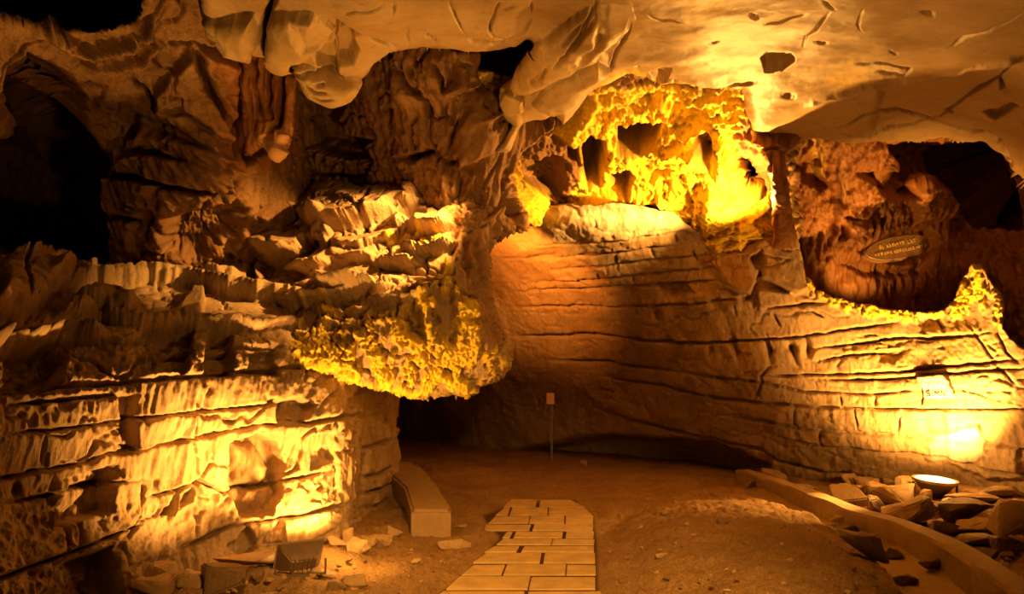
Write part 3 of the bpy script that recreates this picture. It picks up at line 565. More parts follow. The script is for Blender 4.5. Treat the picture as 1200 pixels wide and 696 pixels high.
hr = [('lip', c5((50, 196), (100, 206), (150, 204), (200, 198), (250, 184), (295, 168)), 0.5, 50, 2), ('lip', c5((100, 130), (140, 138), (180, 168), (195, 190)), 0.10, 20, 2),
      ('crack', c5((100, 125), (150, 140), (180, 165), (195, 187)), 2.6, .14), ('crack', c5((225, 88), (205, 150), (195, 187), (215, 220)), 2.6, .16), ('crack', c5((60, 80), (75, 120), (55, 190)), 3, .12),
      ('lip', c5((325, 208), (365, 216), (410, 213), (455, 196)), 0.40, 34, 2), ('facet', c5((390, 105), (440, 110), (450, 160), (410, 165), (388, 140)), -0.16, 0, 0, 4), ('dome', c5((325, 115), (350, 95), (375, 100), (350, 140), (328, 140)), 0.25, 7),
      ('facet', c5((305, 152), (375, 160), (380, 178), (330, 190), (300, 178)), -0.25, 0, 0, 4), ('lip', c5((110, 250), (190, 258), (250, 240), (300, 215)), 0.2, 16, 2),
      ('moss', c5((250, 222), (350, 214), (430, 222), (420, 250), (270, 250)), 3, 0.8),
      ('lip', c5((290, 276), (340, 287), (400, 274), (464, 237)), 0.36, 13, 2), ('lip', c5((232, 300), (262, 314), (355, 306)), 0.34, 14, 2), ('lip', c5((140, 285), (180, 290), (235, 280)), 0.25, 16, 2),
      ('crack', c5((240, 322), (330, 326), (430, 320)), 2.5, .18), ('crack', c5((330, 342), (420, 340)), 2.5, .14), ('crack', c5((250, 300), (252, 330)), 2, .1), ('crack', c5((372, 280), (374, 340)), 2, .1),
      ('facet', c5((20, 240), (100, 210), (120, 250), (60, 300), (10, 300)), -0.10, 0, 0, 5), ('dome', c5((75, 190), (112, 180), (125, 225), (100, 248), (65, 230)), 0.25, 12),
      ('lip', c5((-5, 322), (50, 322), (120, 304)), 0.3, 24, 2), ('facet', c5((-20, 328), (110, 328), (120, 345), (40, 355), (-20, 345)), -0.2, 0, 0, 4),
      ('lip', c5((60, 372), (100, 390), (215, 384), (245, 372)), 0.38, 28, 2), ('lip', c5((212, 394), (255, 376), (290, 358)), 0.25, 11, 2), ('lip', c5((304, 380), (390, 378)), 0.26, 12, 2),
      ('lip', c5((-70, 410), (0, 419), (100, 405), (207, 386)), 0.36, 18, 2), ('lip', c5((205, 410), (300, 410), (345, 400), (388, 380)), 0.22, 10, 2), ('lip', c5((60, 432), (140, 436), (215, 424)), 0.15, 7, 2), ('lip', c5((80, 462), (150, 470), (210, 460)), 0.12, 7, 2),
      ('facet', c5((392, 385), (440, 368), (458, 410), (462, 470), (450, 530), (420, 510), (395, 440)), -0.14, 0, 0, 4), ('facet', c5((300, 430), (350, 408), (370, 440), (376, 520), (320, 495)), -0.12, 0, 0, 5),
      ('facet', c5((465, 60), (510, 40), (590, 110), (625, 165), (600, 185), (560, 150), (500, 130)), -0.6, 0, 0, 6),
      ('crack', c5((520, 200), (570, 150), (630, 172)), 8, -.15), ('crack', c5((500, 210), (505, 300), (530, 420), (540, 500)), 7, .10), ('crack', c5((470, 200), (480, 300), (500, 420)), 7, .12), ('crack', c5((520, 260), (530, 380)), 6, -.08),
      ('crack', c5((455, 190), (440, 260), (430, 290)), 7, .12),
      ('moss', c5((425, 285), (445, 320), (485, 370), (500, 430), (510, 540), (565, 530), (578, 575), (560, 605), (520, 620), (500, 655), (310, 665), (220, 632), (130, 612), (40, 595), (0, 560), (10, 470), (50, 415), (100, 408), (130, 440), (200, 470), (220, 435), (300, 440), (330, 405), (385, 370), (410, 320)), 6),
      ('bare', c5((395, 390), (440, 375), (455, 420), (445, 490), (420, 500), (400, 440)), 4), ('bare', c5((315, 440), (350, 425), (370, 500), (325, 490)), 5), ('bare', c5((110, 445), (200, 470), (190, 485), (110, 470)), 4),
      ('red', c5((455, 120), (640, 60), (640, 190), (540, 250), (560, 520), (505, 520), (480, 360), (435, 270)), 8, 0.3),
      ('pale', c5((90, 480), (130, 520), (150, 530), (120, 560), (0, 520), (0, 470)), 10, 0.5)]
mass('wall_overhang', hr_ctrl, hr_out, hr,
     [(0.05, (1.3, 1.3, 1.3), 3, 'fbm'), (0.07, (2.6, 2.6, 3.2), 3, 'crackle'), (0.07, (8, 8, 1.0), 4, 'ridge', 0.1, c5((440, 100), (520, -10), (660, -10), (660, 560), (500, 560))), (0.010, (12, 12, 8), 3, 'ridge')],
     M_LEFT, step=1.25, thick=1.6, roll=(12, 0.35), jit=2.5, seed=8, moss_h=0.06, moss_scale=12, moss_fill=0.0,
     label='hanging mass of rock with yellow crusted face beside the passage mouth', cat='rock overhang')

# ================================================================== PILLAR HANGING BESIDE THE GROTTO
pi_ctrl = [(870, 140, 8.6), (930, 140, 8.6), (880, 170, 8.45), (920, 170, 8.45), (890, 230, 8.6), (915, 230, 8.6), (905, 280, 9.6), (930, 280, 9.6)]
mass('pillar', pi_ctrl, [(880, 110), (950, 110), (932, 160), (927, 172), (919, 182), (920, 210), (926, 240), (934, 290), (906, 290), (905, 250), (903, 215), (899, 195), (892, 178), (880, 169), (880, 150)],
     [('crack', [(884, 176), (905, 174), (920, 178)], 2.5, .1), ('crack', [(905, 180), (903, 220)], 3, .06)],
     [(0.05, (2, 2, 2), 3, 'fbm'), (0.03, (9, 9, 2), 3, 'ridge')], M_REDD, step=1.4, thick=1.0, jit=2, seed=9, roll=(8, 0.2),
     label='dark squat rock pillar hanging from the ceiling at the right rim of the grotto', cat='rock pillar')

# ================================================================== DRAPERY HANGING UNDER THE LEFT OF THE CEILING
dr_ctrl = [(270, 60, 7.4), (350, 60, 7.4), (285, 140, 7.5), (345, 140, 7.3), (300, 180, 7.5), (340, 190, 7.3)]
mass('stalactite', dr_ctrl, [(280, 50), (348, 50), (346, 90), (343, 120), (341, 145), (337, 165), (332, 180), (323, 186), (317, 180), (310, 168), (303, 172), (294, 181), (288, 182), (286, 160), (288, 140), (283, 110)],
     [('crack', [(300, 60), (302, 110), (305, 140)], 3, .08), ('crack', [(315, 60), (316, 100), (318, 150)], 3, .1), ('crack', [(330, 60), (330, 120), (322, 160)], 5, .2),
      ('facet', [(310, 165), (326, 152), (336, 160), (333, 178), (323, 186)], 0.1, 0.004, 0, 3), ('facet', [(303, 145), (322, 140), (319, 160), (304, 170)], 0.08, 0.004, 0, 3), ('pale', [(308, 164), (340, 140), (336, 178), (323, 187)], 4, .7), ('pale', [(304, 140), (322, 140), (319, 158), (304, 168)], 4, .5)],
     [(0.05, (2, 2, 2), 3, 'fbm'), (0.04, (9, 9, 0.8), 3, 'ridge')], M_REDD, step=1.2, thick=0.35, jit=2, seed=10, roll=(6, 0.15),
     label='reddish drapery of rock ending in two pale tips, hanging left under the ceiling', cat='stalactite')
# ================================================================== FLOOR
def to_px(x, y):
    """picture point of a point on the level ground"""
    d = np.stack([np.asarray(x, float), np.asarray(y, float), np.full(np.shape(x), -1.6)], -1)
    zc = d @ FW
    zc = np.maximum(zc, 0.2)
    return 600 + F * (d @ RT) / zc, 348 - F * (d @ UP) / zc

BERM = [(720, 610), (800, 575), (860, 572), (920, 590), (975, 612), (1010, 640), (1040, 664), (1066, 700), (1080, 760), (900, 760), (760, 700)]
CHAN = [(882, 574), (935, 590), (975, 607), (1015, 628), (1068, 642), (1108, 662), (1136, 673), (1170, 698), (1260, 760), (1080, 760), (1058, 700), (1036, 672), (1004, 646), (968, 622), (920, 598), (880, 582)]
PILE = [(930, 560), (1000, 575), (1100, 612), (1160, 640), (1230, 680), (1330, 700), (1330, 560), (1100, 540), (980, 540)]
LBANK = [(-100, 760), (150, 690), (330, 640), (410, 612), (470, 600), (485, 612), (470, 640), (400, 690), (300, 730), (100, 800)]
PATHP = [(490, 720), (505, 694), (534, 672), (563, 645), (580, 628), (566, 612), (560, 600), (600, 584), (676, 580), (700, 600), (704, 630), (706, 720)]
def floor_z(x, y):
    x = np.asarray(x, float); y = np.asarray(y, float)
    px, py = to_px(x, y)
    Q = np.stack([x, y, np.zeros_like(x)], -1)
    z = 0.05 * fbm(Q * 0.8, 3) + 0.022 * fbm(Q * 4.0 + 5, 4)
    sp, *_ = sdist(px, py, PATHP)
    flat = smooth(-14, 2, sp)
    sb, *_ = sdist(px, py, BERM); sc_, *_ = sdist(px, py, CHAN); sl, *_ = sdist(px, py, LBANK); sq, *_ = sdist(px, py, PILE)
    z = z * (1 - smooth(-4, 4, sc_) * 0.8)
    z = z + smooth(0, 60, sb) * 0.16 + smooth(0, 14, sb) * 0.05
    z = z - smooth(-3, 5, sc_) * 0.10
    z = z + smooth(0, 50, sl) * 0.14 + smooth(0, 36, sq) * 0.16
    return z * (1 - flat) - 0.02 * flat

def hit(px, py):
    z = 0.0
    for _ in range(3):
        p = gpt(px, py, z); z = float(floor_z(p[0:1], p[1:2])[0])
    p = gpt(px, py, z); return Vector((p[0], p[1], z)), z

def build_floor():
    py = np.concatenate([np.arange(486, 760, 1.3), np.geomspace(762, 1900, 60)]); px = np.arange(-420, 1620, 2.6)
    X, Y = np.meshgrid(px, py)
    G = gpt(X, Y, 0.0)
    z = floor_z(G[..., 0], G[..., 1])
    Q = G * np.array([1, 1, 0])
    fine = 0.016 * fbm(Q * 14, 4, 0.65, 'billow') + 0.022 * np.maximum(fbm(Q * 7 + 3, 3), 0.1)
    sp, *_ = sdist(X, Y, PATHP); sc_, *_ = sdist(X, Y, CHAN)
    z = z + fine * (1 - smooth(-6, 4, sp)) * (1 - 0.8 * smooth(-4, 4, sc_))
    G[..., 2] = z
    att = {a: np.zeros(X.shape) for a in ATTS}
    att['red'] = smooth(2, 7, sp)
    att['pale'] = 0.5 * smooth(-3, 4, sc_)
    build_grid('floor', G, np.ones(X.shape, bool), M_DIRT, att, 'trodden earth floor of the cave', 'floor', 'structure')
build_floor()

# ------------------------------------------------------------------ helpers for small things
def mesh_obj(name, bm, mat, parent=None, smooth_ang=None):
    me = bpy.data.meshes.new(name); bm.normal_update(); bm.to_mesh(me); bm.free()
    me.materials.append(mat)
    if smooth_ang is not None:
        me.shade_smooth(); me.set_sharp_from_angle(angle=math.radians(smooth_ang))
    o = bpy.data.objects.new(name, me); COL.objects.link(o)
    if parent: o.parent = parent
    return o
def tag(o, label, cat, group=None, kind=None):
    o['label'] = label; o['category'] = cat
    if group: o['group'] = group
    if kind: o['kind'] = kind
    return o
def empty(name, loc, rot=(0, 0, 0)):
    o = bpy.data.objects.new(name, None); COL.objects.link(o); o.location = loc; o.rotation_euler = rot; o.empty_display_size = 0.1
    return o
def add_box(bm, c, s, M=None):
    vs = [bm.verts.new(((c[0] + s[0] * a / 2), (c[1] + s[1] * b / 2), (c[2] + s[2] * d / 2))) for a in (-1, 1) for b in (-1, 1) for d in (-1, 1)]
    if M is not None:
        for v in vs: v.co = M @ v.co
    for f in ((0, 1, 3, 2), (4, 6, 7, 5), (0, 4, 5, 1), (2, 3, 7, 6), (0, 2, 6, 4), (1, 5, 7, 3)): bm.faces.new([vs[i] for i in f])
    return vs

# ------------------------------------------------------------------ paved path
M_SLAB = plain('path_slab', (0.46, 0.33, 0.15), 0.85, var=0.22, scale=5, bump=0.35)
M_CONC = plain('concrete', (0.28, 0.19, 0.10), 0.9, var=0.2, scale=8, bump=0.3)
def build_path():
    ys = [770, 731, 708, 690, 673, 659, 646, 637.5, 629.5, 621, 612.5, 603, 593, 584]
    joints = [[600], [560, 640], [613], [617], [588, 660], [634], [609], [644], [600, 660], [622], [618, 660], [596, 640], [630]]
    def xl(Y): return np.interp(Y, [3.5, 5.4, 7.2, 7.75, 8.0, 9.6], [-1.05, -0.60, -0.17, -0.02, -0.33, -0.02])
    def xr(Y): return np.interp(Y, [3.5, 5.4, 7.2, 8.6, 9.0, 9.6], [0.42, 0.64, 0.80, 0.96, 0.98, 0.78])
    bm = bmesh.new(); r = random.Random(3)
    for i in range(len(ys) - 1):
        y0, y1 = ground_Y(ys[i]), ground_Y(ys[i + 1]); g = 0.014
        ym = (y0 + y1) / 2
        js = [float(gpt(j, (ys[i] + ys[i + 1]) / 2)[0]) for j in joints[i]]
        cuts0 = [xl(y0)] + js + [xr(y0)]; cuts1 = [xl(y1)] + [j + 0.03 for j in js] + [xr(y1)]
        if xl(y1) < xl(y0) - .2: cuts0[0] = xl(y1)
        for k in range(len(cuts0) - 1):
            dz = r.uniform(-0.008, 0.008); e = r.uniform(-0.02, 0.02)
            rr = g if k else 0
            gy = 0.034
            q = [(cuts0[k] + g + e * (k == 0), y0 + gy), (cuts0[k + 1] - g + e, y0 + gy + r.uniform(-.006, .006)), (cuts1[k + 1] - g + e, y1 - gy), (cuts1[k] + g, y1 - gy + r.uniform(-.006, .006))]
            top = [bm.verts.new((x, y, -0.008 + dz * .5 + r.uniform(-.003, .003))) for x, y in q]; bot = [bm.verts.new((x, y, -0.06)) for x, y in q]
            bm.faces.new(top)
            for a in range(4): bm.faces.new((bot[a], bot[(a + 1) % 4], top[(a + 1) % 4], top[a]))
    bmesh.ops.recalc_face_normals(bm, faces=bm.faces)
    ed = [e for e in bm.edges if all(v.co.z > -.03 for v in e.verts)]
    bmesh.ops.bevel(bm, geom=ed, offset=0.005, segments=2, affect='EDGES')
    o = mesh_obj('stone_path', bm, M_SLAB, smooth_ang=35)
    tag(o, 'path of flat rectangular paving slabs running into the passage', 'path', kind='structure')
build_path()

# ------------------------------------------------------------------ concrete kerbs
def kerb(name, pts, width, z1, label, z0=-0.2, end_round=False, cat='kerb'):
    """low concrete wall: pts are the foot of its left face, (picture x, picture y)"""
    W = [Vector((*gpt(x, y, -0.08)[:2], 0)) for x, y in pts]
    P = []
    for a, b in zip(W[:-1], W[1:]):
        n = max(2, int((b - a).length / 0.12))
        P += [a.lerp(b, t / n) for t in range(n)]
    P.append(W[-1])
    for _ in range(6): P = [P[0]] + [(P[i - 1] + P[i] * 2 + P[i + 1]) / 4 for i in range(1, len(P) - 1)] + [P[-1]]
    bm = bmesh.new(); rings = []
    for i, p in enumerate(P):
        t = (P[min(i + 1, len(P) - 1)] - P[max(i - 1, 0)]).normalized(); nrm = Vector((-t.y, t.x, 0))
        if width < 0: nrm = -nrm
        w = abs(width); n = perlin(np.array([p.x * 2, p.y * 2, 0.3])) * 0.02
        h = z1(i / (len(P) - 1)) if callable(z1) else z1
        prof = [(0, z0), (0.0 + n, h * .5), (0.005 + n, h - 0.03), (0.025, h), (w - 0.025, h + n), (w, h - 0.03), (w + n, z0)]
        rings.append([bm.verts.new((p + nrm * a) + Vector((0, 0, b))) for a, b in prof])
    for r0, r1 in zip(rings[:-1], rings[1:]):
        for k in range(len(r0) - 1): bm.faces.new((r0[k], r0[k + 1], r1[k + 1], r1[k]))
    bm.faces.new(rings[0]); bm.faces.new(rings[-1][::-1])
    bmesh.ops.recalc_face_normals(bm, faces=bm.faces)
    o = mesh_obj(name, bm, M_CONC, smooth_ang=40)
    return tag(o, label, cat, kind='structure')
kerb('kerb', [(880, 569), (888, 572), (933, 588), (973, 604), (1015, 624), (1068, 639), (1108, 658), (1136, 670), (1170, 694), (1250, 752)], -0.24, 0.17, 'low concrete kerb beside the drain channel on the right')
def slab_end():
    W = [gpt(x, y, 0.24) for x, y in ((481, 590), (527, 590), (503, 553), (489, 540), (471, 538))]
    pl = [(-1.02, 7.55), (-0.62, 7.55), (-0.63, 7.75), (-0.95, 9.3), (-1.25, 10.6), (-1.55, 11.4), (-1.85, 11.6), (-2.1, 11.5), (-1.75, 10.4), (-1.3, 9.0)]
    bm = bmesh.new()
    top = [bm.verts.new((x, y, 0.25 + 0.006 * (y - 7.5))) for x, y in pl]; bot = [bm.verts.new((x, y, -0.15)) for x, y in pl]
    bm.faces.new(top); bm.faces.new(bot[::-1])
    for k in range(len(pl)): bm.faces.new((bot[k], bot[(k + 1) % len(pl)], top[(k + 1) % len(pl)], top[k]))
    bmesh.ops.recalc_face_normals(bm, faces=bm.faces)
    bmesh.ops.bevel(bm, geom=[e for e in bm.edges if all(v.co.z > 0 for v in e.verts)], offset=0.03, segments=3, affect='EDGES')
    o = mesh_obj('kerb', bm, M_CONC, smooth_ang=40)
    tag(o, 'low concrete slab curving into the passage behind the left rock corner', 'kerb', kind='structure')
slab_end()

# ------------------------------------------------------------------ loose stones
M_ST = rock_mat('loose_stone', (0.42, 0.30, 0.17), (0.18, 0.10, 0.045), (0.32, 0.21, 0.10), bump=0.4)
M_STD = rock_mat('loose_stone_dark', (0.20, 0.13, 0.07), (0.08, 0.045, 0.02), (0.15, 0.09, 0.04), bump=0.4)
def stone(name, px, pb, wpx, hpx, label, seed, mat=None, group=None, flat=0.0, rz=None, depth=0.85, sub=3, tilt=0.12, lift=0.0):
    """an angular stone whose foot shows at (px, pb) and which looks wpx by hpx"""
    r = random.Random(seed * 77 + 5); rs = np.random.RandomState(seed + 900)
    p, z = hit(px, pb)
    p = Vector((p[0], p[1], p[2])); dist = p.y / math.cos(PITCH)
    w = wpx / F * dist; d = w * depth
    look = math.atan2(1.6 - z, p.y)
    h = max((hpx / F * dist - 0.55 * d * math.sin(look)) , 0.3 * hpx / F * dist)
    bm = bmesh.new()
    for k in range(12):
        v = rs.uniform(-1, 1, 3); v /= max(np.abs(v)) ** 0.8
        s = rs.uniform(0.82, 1.0)
        bm.verts.new((v[0] * w / 2 * s, v[1] * d / 2 * s, v[2] * h / 2 * s))
    res = bmesh.ops.convex_hull(bm, input=bm.verts)
    bmesh.ops.delete(bm, geom=[g for g in res['geom_interior'] if isinstance(g, bmesh.types.BMVert)], context='VERTS')
    xs = [v.co.x for v in bm.verts]; kx = w / (max(xs) - min(xs)); zs = [v.co.z for v in bm.verts]; kz = h / (max(zs) - min(zs)); z0 = min(zs); x0 = (max(xs) + min(xs)) / 2
    for v in bm.verts: v.co = Vector(((v.co.x - x0) * kx, v.co.y, (v.co.z - z0) * kz))
    bmesh.ops.dissolve_limit(bm, angle_limit=0.2, verts=bm.verts, edges=bm.edges)
    bmesh.ops.bevel(bm, geom=list(bm.edges), offset=min(w, h) * 0.05, segments=2, affect='EDGES', clamp_overlap=True)
    bmesh.ops.triangulate(bm, faces=bm.faces)
    bmesh.ops.subdivide_edges(bm, edges=bm.edges, cuts=sub, use_grid_fill=True)
    co = np.array([v.co for v in bm.verts]); s = min(w, h)
    nz = fbm(co / s * 1.5 + seed, 4, 0.55) * 0.10 * s
    nrm = co - np.array([0, 0, h / 2]); nrm /= np.linalg.norm(nrm, axis=1)[:, None] + 1e-9
    co += nrm * nz[:, None]
    for v, c in zip(bm.verts, co): v.co = c
    mn = min(v.co.z for v in bm.verts)
    for v in bm.verts: v.co.z -= mn + 0.06 * h
    o = mesh_obj(name, bm, mat or M_ST, smooth_ang=32)
    o.location = (p.x, p.y + d * 0.3, p.z + lift); o.rotation_euler = (r.uniform(-tilt, tilt), r.uniform(-tilt, tilt), rz if rz is not None else r.uniform(-0.5, 0.5))
    if label: tag(o, label, 'rock', group)
    return o
ROCKS = [  # px, foot py, w, h, label, dark, options
    (910, 560, 26, 18, 'pale upright stone standing alone at the foot of the right wall, where the kerb begins', 0, {}),
    (929, 566, 10, 12, 'small blocky stone between the upright pale stone and the flat slab at the wall foot', 1, {}),
    (946, 575, 27, 9, 'flat thin slab lying behind the kerb near its far end', 0, {}),
    (1001, 594, 42, 24, 'large bright yellow-lit boulder at the left end of the stone heap by the kerb', 0, {}),
    (1001, 573, 18, 14, 'small rounded stone on the wall side of the large bright boulder', 0, {}),
    (1021, 572, 25, 15, 'pale stone tucked against the wall at the back of the heap', 0, {}),
    (1030, 583, 24, 17, 'tilted grey-brown stone between the bright boulder and the dark-faced slab', 0, {'tilt': .4}),
    (1045, 574, 17, 14, 'small dark slab leaning at the back of the heap left of the lamp', 1, {'tilt': .4}),
    (1068, 578, 33, 19, 'bright yellow-topped block just left of the floodlight', 0, {}),
    (1058, 594, 40, 22, 'broad rounded stone in the middle of the heap in front of the yellow-topped block', 0, {}),
    (1033, 605, 22, 22, 'dark squarish block at the front edge of the heap above the kerb', 1, {}),
    (1076, 618, 58, 30, 'biggest wedge-shaped boulder of the heap, resting on the kerb edge', 0, {'tilt': .2}),
    (1085, 590, 16, 15, 'small rough stone directly below the floodlight glass', 0, {}),
    (1136, 613, 56, 28, 'large dark boulder right of the wedge-shaped boulder', 1, {}),
    (1120, 629, 30, 19, 'medium angular stone on the kerb between two bigger stones', 0, {}),
    (1153, 628, 38, 22, 'pale-topped block with a dark front, near the right edge of the heap', 0, {}),
    (1154, 644, 38, 16, 'dark flat stone lowest in the heap behind the near kerb', 1, {}),
    (1190, 624, 44, 38, 'tall rounded boulder cut by the right edge of the picture', 0, {}),
    (1165, 607, 20, 16, 'small pale stone beside the tall boulder at the right edge', 0, {}),
    (1150, 594, 50, 16, 'wide flat slab lying right of the floodlight', 0, {'depth': .6}),
    (1177, 583, 42, 11, 'thin slab against the foot of the wall in the far right corner', 0, {'depth': .5}),
    (1188, 650, 30, 22, 'jagged dark stone at the right edge above the near end of the kerb', 1, {}),
    (1158, 657, 22, 14, 'small pale stone behind the near kerb below the flat dark stone', 0, {}),
    (1104, 600, 18, 13, 'dark stone wedged between the floodlight and the big wedge boulder', 1, {}),
    (1012, 583, 16, 12, 'little yellow stone leaning on the right flank of the bright boulder', 0, {}),
    (990, 614, 26, 14, 'pale flat-topped stone at the head of the drain channel', 0, {}),
    (996, 632, 36, 20, 'dark rounded stone on the channel side of the earth bank', 1, {}),
    (1018, 658, 54, 32, 'large earth-coloured boulder at the edge of the bank above the channel', 1, {}),
    (1044, 655, 30, 16, 'pale flake leaning against the earth-coloured boulder', 0, {'depth': .5}),
    (1101, 673, 34, 20, 'dark smooth stone lying alone in the drain channel', 1, {}),
    (1126, 670, 22, 8, 'thin flake beside the dark smooth stone in the channel', 1, {}),
    (1068, 686, 40, 15, 'low broken slab on the bank edge at the lower right', 1, {'depth': .6}),
    (162, 691, 34, 20, 'rounded brown stone lowest at the foot of the left wall', 0, {}),
    (186, 684, 26, 28, 'upright blocky stone leaning on the left wall', 0, {}),
    (213, 675, 28, 20, 'square pale-topped block in the left stone row, next to the upright one', 0, {}),
    (211, 692, 32, 18, 'warm brown stone in front of the square pale-topped block', 0, {}),
    (247, 696, 40, 30, 'big dark boulder at the bottom edge in front of the left wall', 1, {}),
    (284, 659, 32, 11, 'flat yellow slab against the left wall left of the floodlight', 0, {'depth': .6}),
    (286, 678, 58, 18, 'broad flat yellow stone in front of the left floodlight', 0, {'depth': .7}),
    (311, 653, 18, 12, 'small stone between the flat yellow slab and the bright wall foot', 0, {}),
    (300, 690, 40, 12, 'thin slab below the broad flat yellow stone at the bottom edge', 0, {'depth': .6}),
    (393, 641, 22, 15, 'brightly lit stone right of the left floodlight', 0, {}),
    (407, 637, 13, 20, 'narrow upright bright stone at the corner of the left wall', 0, {}),
    (421, 650, 26, 22, 'pyramid-shaped yellow stone in front of the left wall corner', 0, {}),
    (447, 643, 23, 17, 'rounded bright stone farthest right of the lit cluster', 0, {}),
    (428, 634, 22, 12, 'brown stone lying behind the pyramid-shaped stone', 0, {}),
    (463, 622, 18, 13, 'stone at the foot of the shaded left wall corner', 0, {}),
    (388, 690, 26, 14, 'dark stone half sunk in the earth near the bottom edge', 1, {}),
    (412, 688, 26, 17, 'brown stone right of the half-sunk dark one', 0, {}),
    (373, 672, 24, 9, 'flat flake lying just in front of the left floodlight', 0, {}),
    (531, 643, 42, 13, 'long bar-shaped pale stone left of the paved path', 0, {'depth': .3, 'rz': 0.45}),
    (502, 629, 16, 6, 'small flat pale stone behind the bar-shaped one', 0, {}),
    (504, 620, 18, 6, 'pale chip in front of the concrete slab end', 0, {}),
    (540, 618, 15, 4, 'thin white chip right of the concrete slab end', 0, {}),
    (487, 662, 11, 8, 'little pale stone on open earth between the lit cluster and the path', 0, {}),
    (781, 604, 14, 6, 'dark chip on the bare earth right of the path top', 1, {}),
    (848, 614, 14, 8, 'dark stone on the middle of the earth bank', 1, {}),
    (880, 572, 14, 10, 'yellow stone at the tip of the bank where the kerb starts', 0, {}),
    (683, 546, 10, 7, 'small pale stone at the dark foot of the passage wall', 0, {}),
    (775, 652, 18, 7, 'flat chip half buried right of the paving', 0, {'depth': .5, 'rz': .6}),
    (845, 690, 14, 9, 'dark stone at the bottom edge on the earth bank', 1, {}),
]
PLACED = []
for i, (px, pb, w, h, lab, dk, op) in enumerate(ROCKS):
    if 3 <= i <= 24 or 32 <= i <= 40: w *= 1.2 + .25 * (i > 30); h *= 1.25 + .2 * (i > 30)
    if i in (0, 5, 37): pb += 5
    if i in (32, 33): pb += 11; px += 8
    o = stone('rock', px, pb, w, h, lab, i + 1, M_STD if dk else M_ST, **op)
    PLACED.append([o, 0.5 * max(v.co.x for v in o.data.vertices) + 0.42 * max(v.co.y for v in o.data.vertices)])
LAMP_SPOTS = [(hit(352, 672)[0], 0.22), (hit(1097, 584)[0], 0.27)]
for it in range(60):                     # stones rest side by side, not inside one another
    for a in range(len(PLACED)):
        oa, ra = PLACED[a]
        for c, rc in LAMP_SPOTS:
            d = Vector((oa.location.x - c.x, oa.location.y - c.y)); m = ra + rc - d.length
            if m > 0: d = d.normalized() * m * .5; oa.location.x += d.x; oa.location.y += d.y
        for b in range(a + 1, len(PLACED)):
            ob, rb = PLACED[b]
            d = Vector((oa.location.x - ob.location.x, oa.location.y - ob.location.y)); m = ra + rb - d.length
            if m > 0:
                d = d.normalized() * m * .25
                oa.location.x += d.x; oa.location.y += d.y; ob.location.x -= d.x; ob.location.y -= d.y
for o, r_ in PLACED:
    o.location.z = float(floor_z(np.array([o.location.x]), np.array([o.location.y]))[0])
# small chips
protos = []
for k in range(6):
    protos.append(None)
def scatter(n, poly, label, group, seed, size=(3, 8)):
    r = random.Random(seed); xs = [p[0] for p in poly]; ys = [p[1] for p in poly]; made = 0
    src = []; tries = 0
    while made < n and tries < 4000:
        tries += 1
        x = r.uniform(min(xs), max(xs)); y = r.uniform(min(ys), max(ys))
        if not inside(np.array([x]), np.array([y]), poly)[0]: continue
        w = r.uniform(*size) * (0.6 + 0.6 * (y - 540) / 150)
        c_, _ = hit(x, y); rr = 0.5 * w / F * c_.y
        if any((c_.x - q.location.x) ** 2 + (c_.y + .5 * rr - q.location.y) ** 2 < (rr + rq) ** 2 for q, rq in PLACED) or any((c_ - c).length < rr + rc for c, rc in LAMP_SPOTS): continue
        if len(src) < 5:
            o = stone('pebble', x, y, w, w * 0.6, label, seed * 10 + made, M_ST if made % 3 else M_STD, group, sub=1); src.append((o, w, y)); PLACED.append([o, rr])
        else:
            s, w0, y0 = r.choice(src); o = s.copy(); COL.objects.link(o)
            p, z = hit(x, y); k = (w * ground_Y(y)) / (w0 * ground_Y(y0))
            PLACED.append([o, rr]); o.location = p; o.scale = (k, k, k); o.rotation_euler = (0, 0, r.uniform(0, 6.28))
        made += 1
scatter(46, [(715, 700), (708, 620), (760, 585), (860, 590), (960, 620), (1010, 660), (1040, 700)], 'small stone chip strewn on the bare earth right of the paved path', 'chips on the earth right of the path', 3)
scatter(30, [(250, 700), (380, 660), (460, 645), (520, 640), (540, 655), (500, 690), (490, 700)], 'small stone chip strewn on the earth between left wall and path', 'chips on the earth left of the path', 4)
scatter(16, [(660, 566), (800, 558), (870, 566), (800, 580), (700, 585)], 'small stone chip on the dim earth before the passage wall', 'chips before the passage wall', 5, (3, 6))
scatter(38, [(985, 590), (1060, 600), (1120, 630), (1190, 665), (1200, 640), (1195, 600), (1100, 575), (1000, 570)], 'small stone filling gaps in the heap along the kerb', 'small stones in the heap', 6, (9, 19))
scatter(34, [(190, 690), (260, 660), (330, 655), (340, 690), (260, 700)], 'small stone among the larger ones at the left wall foot', 'small stones at the left wall foot', 7, (8, 19))

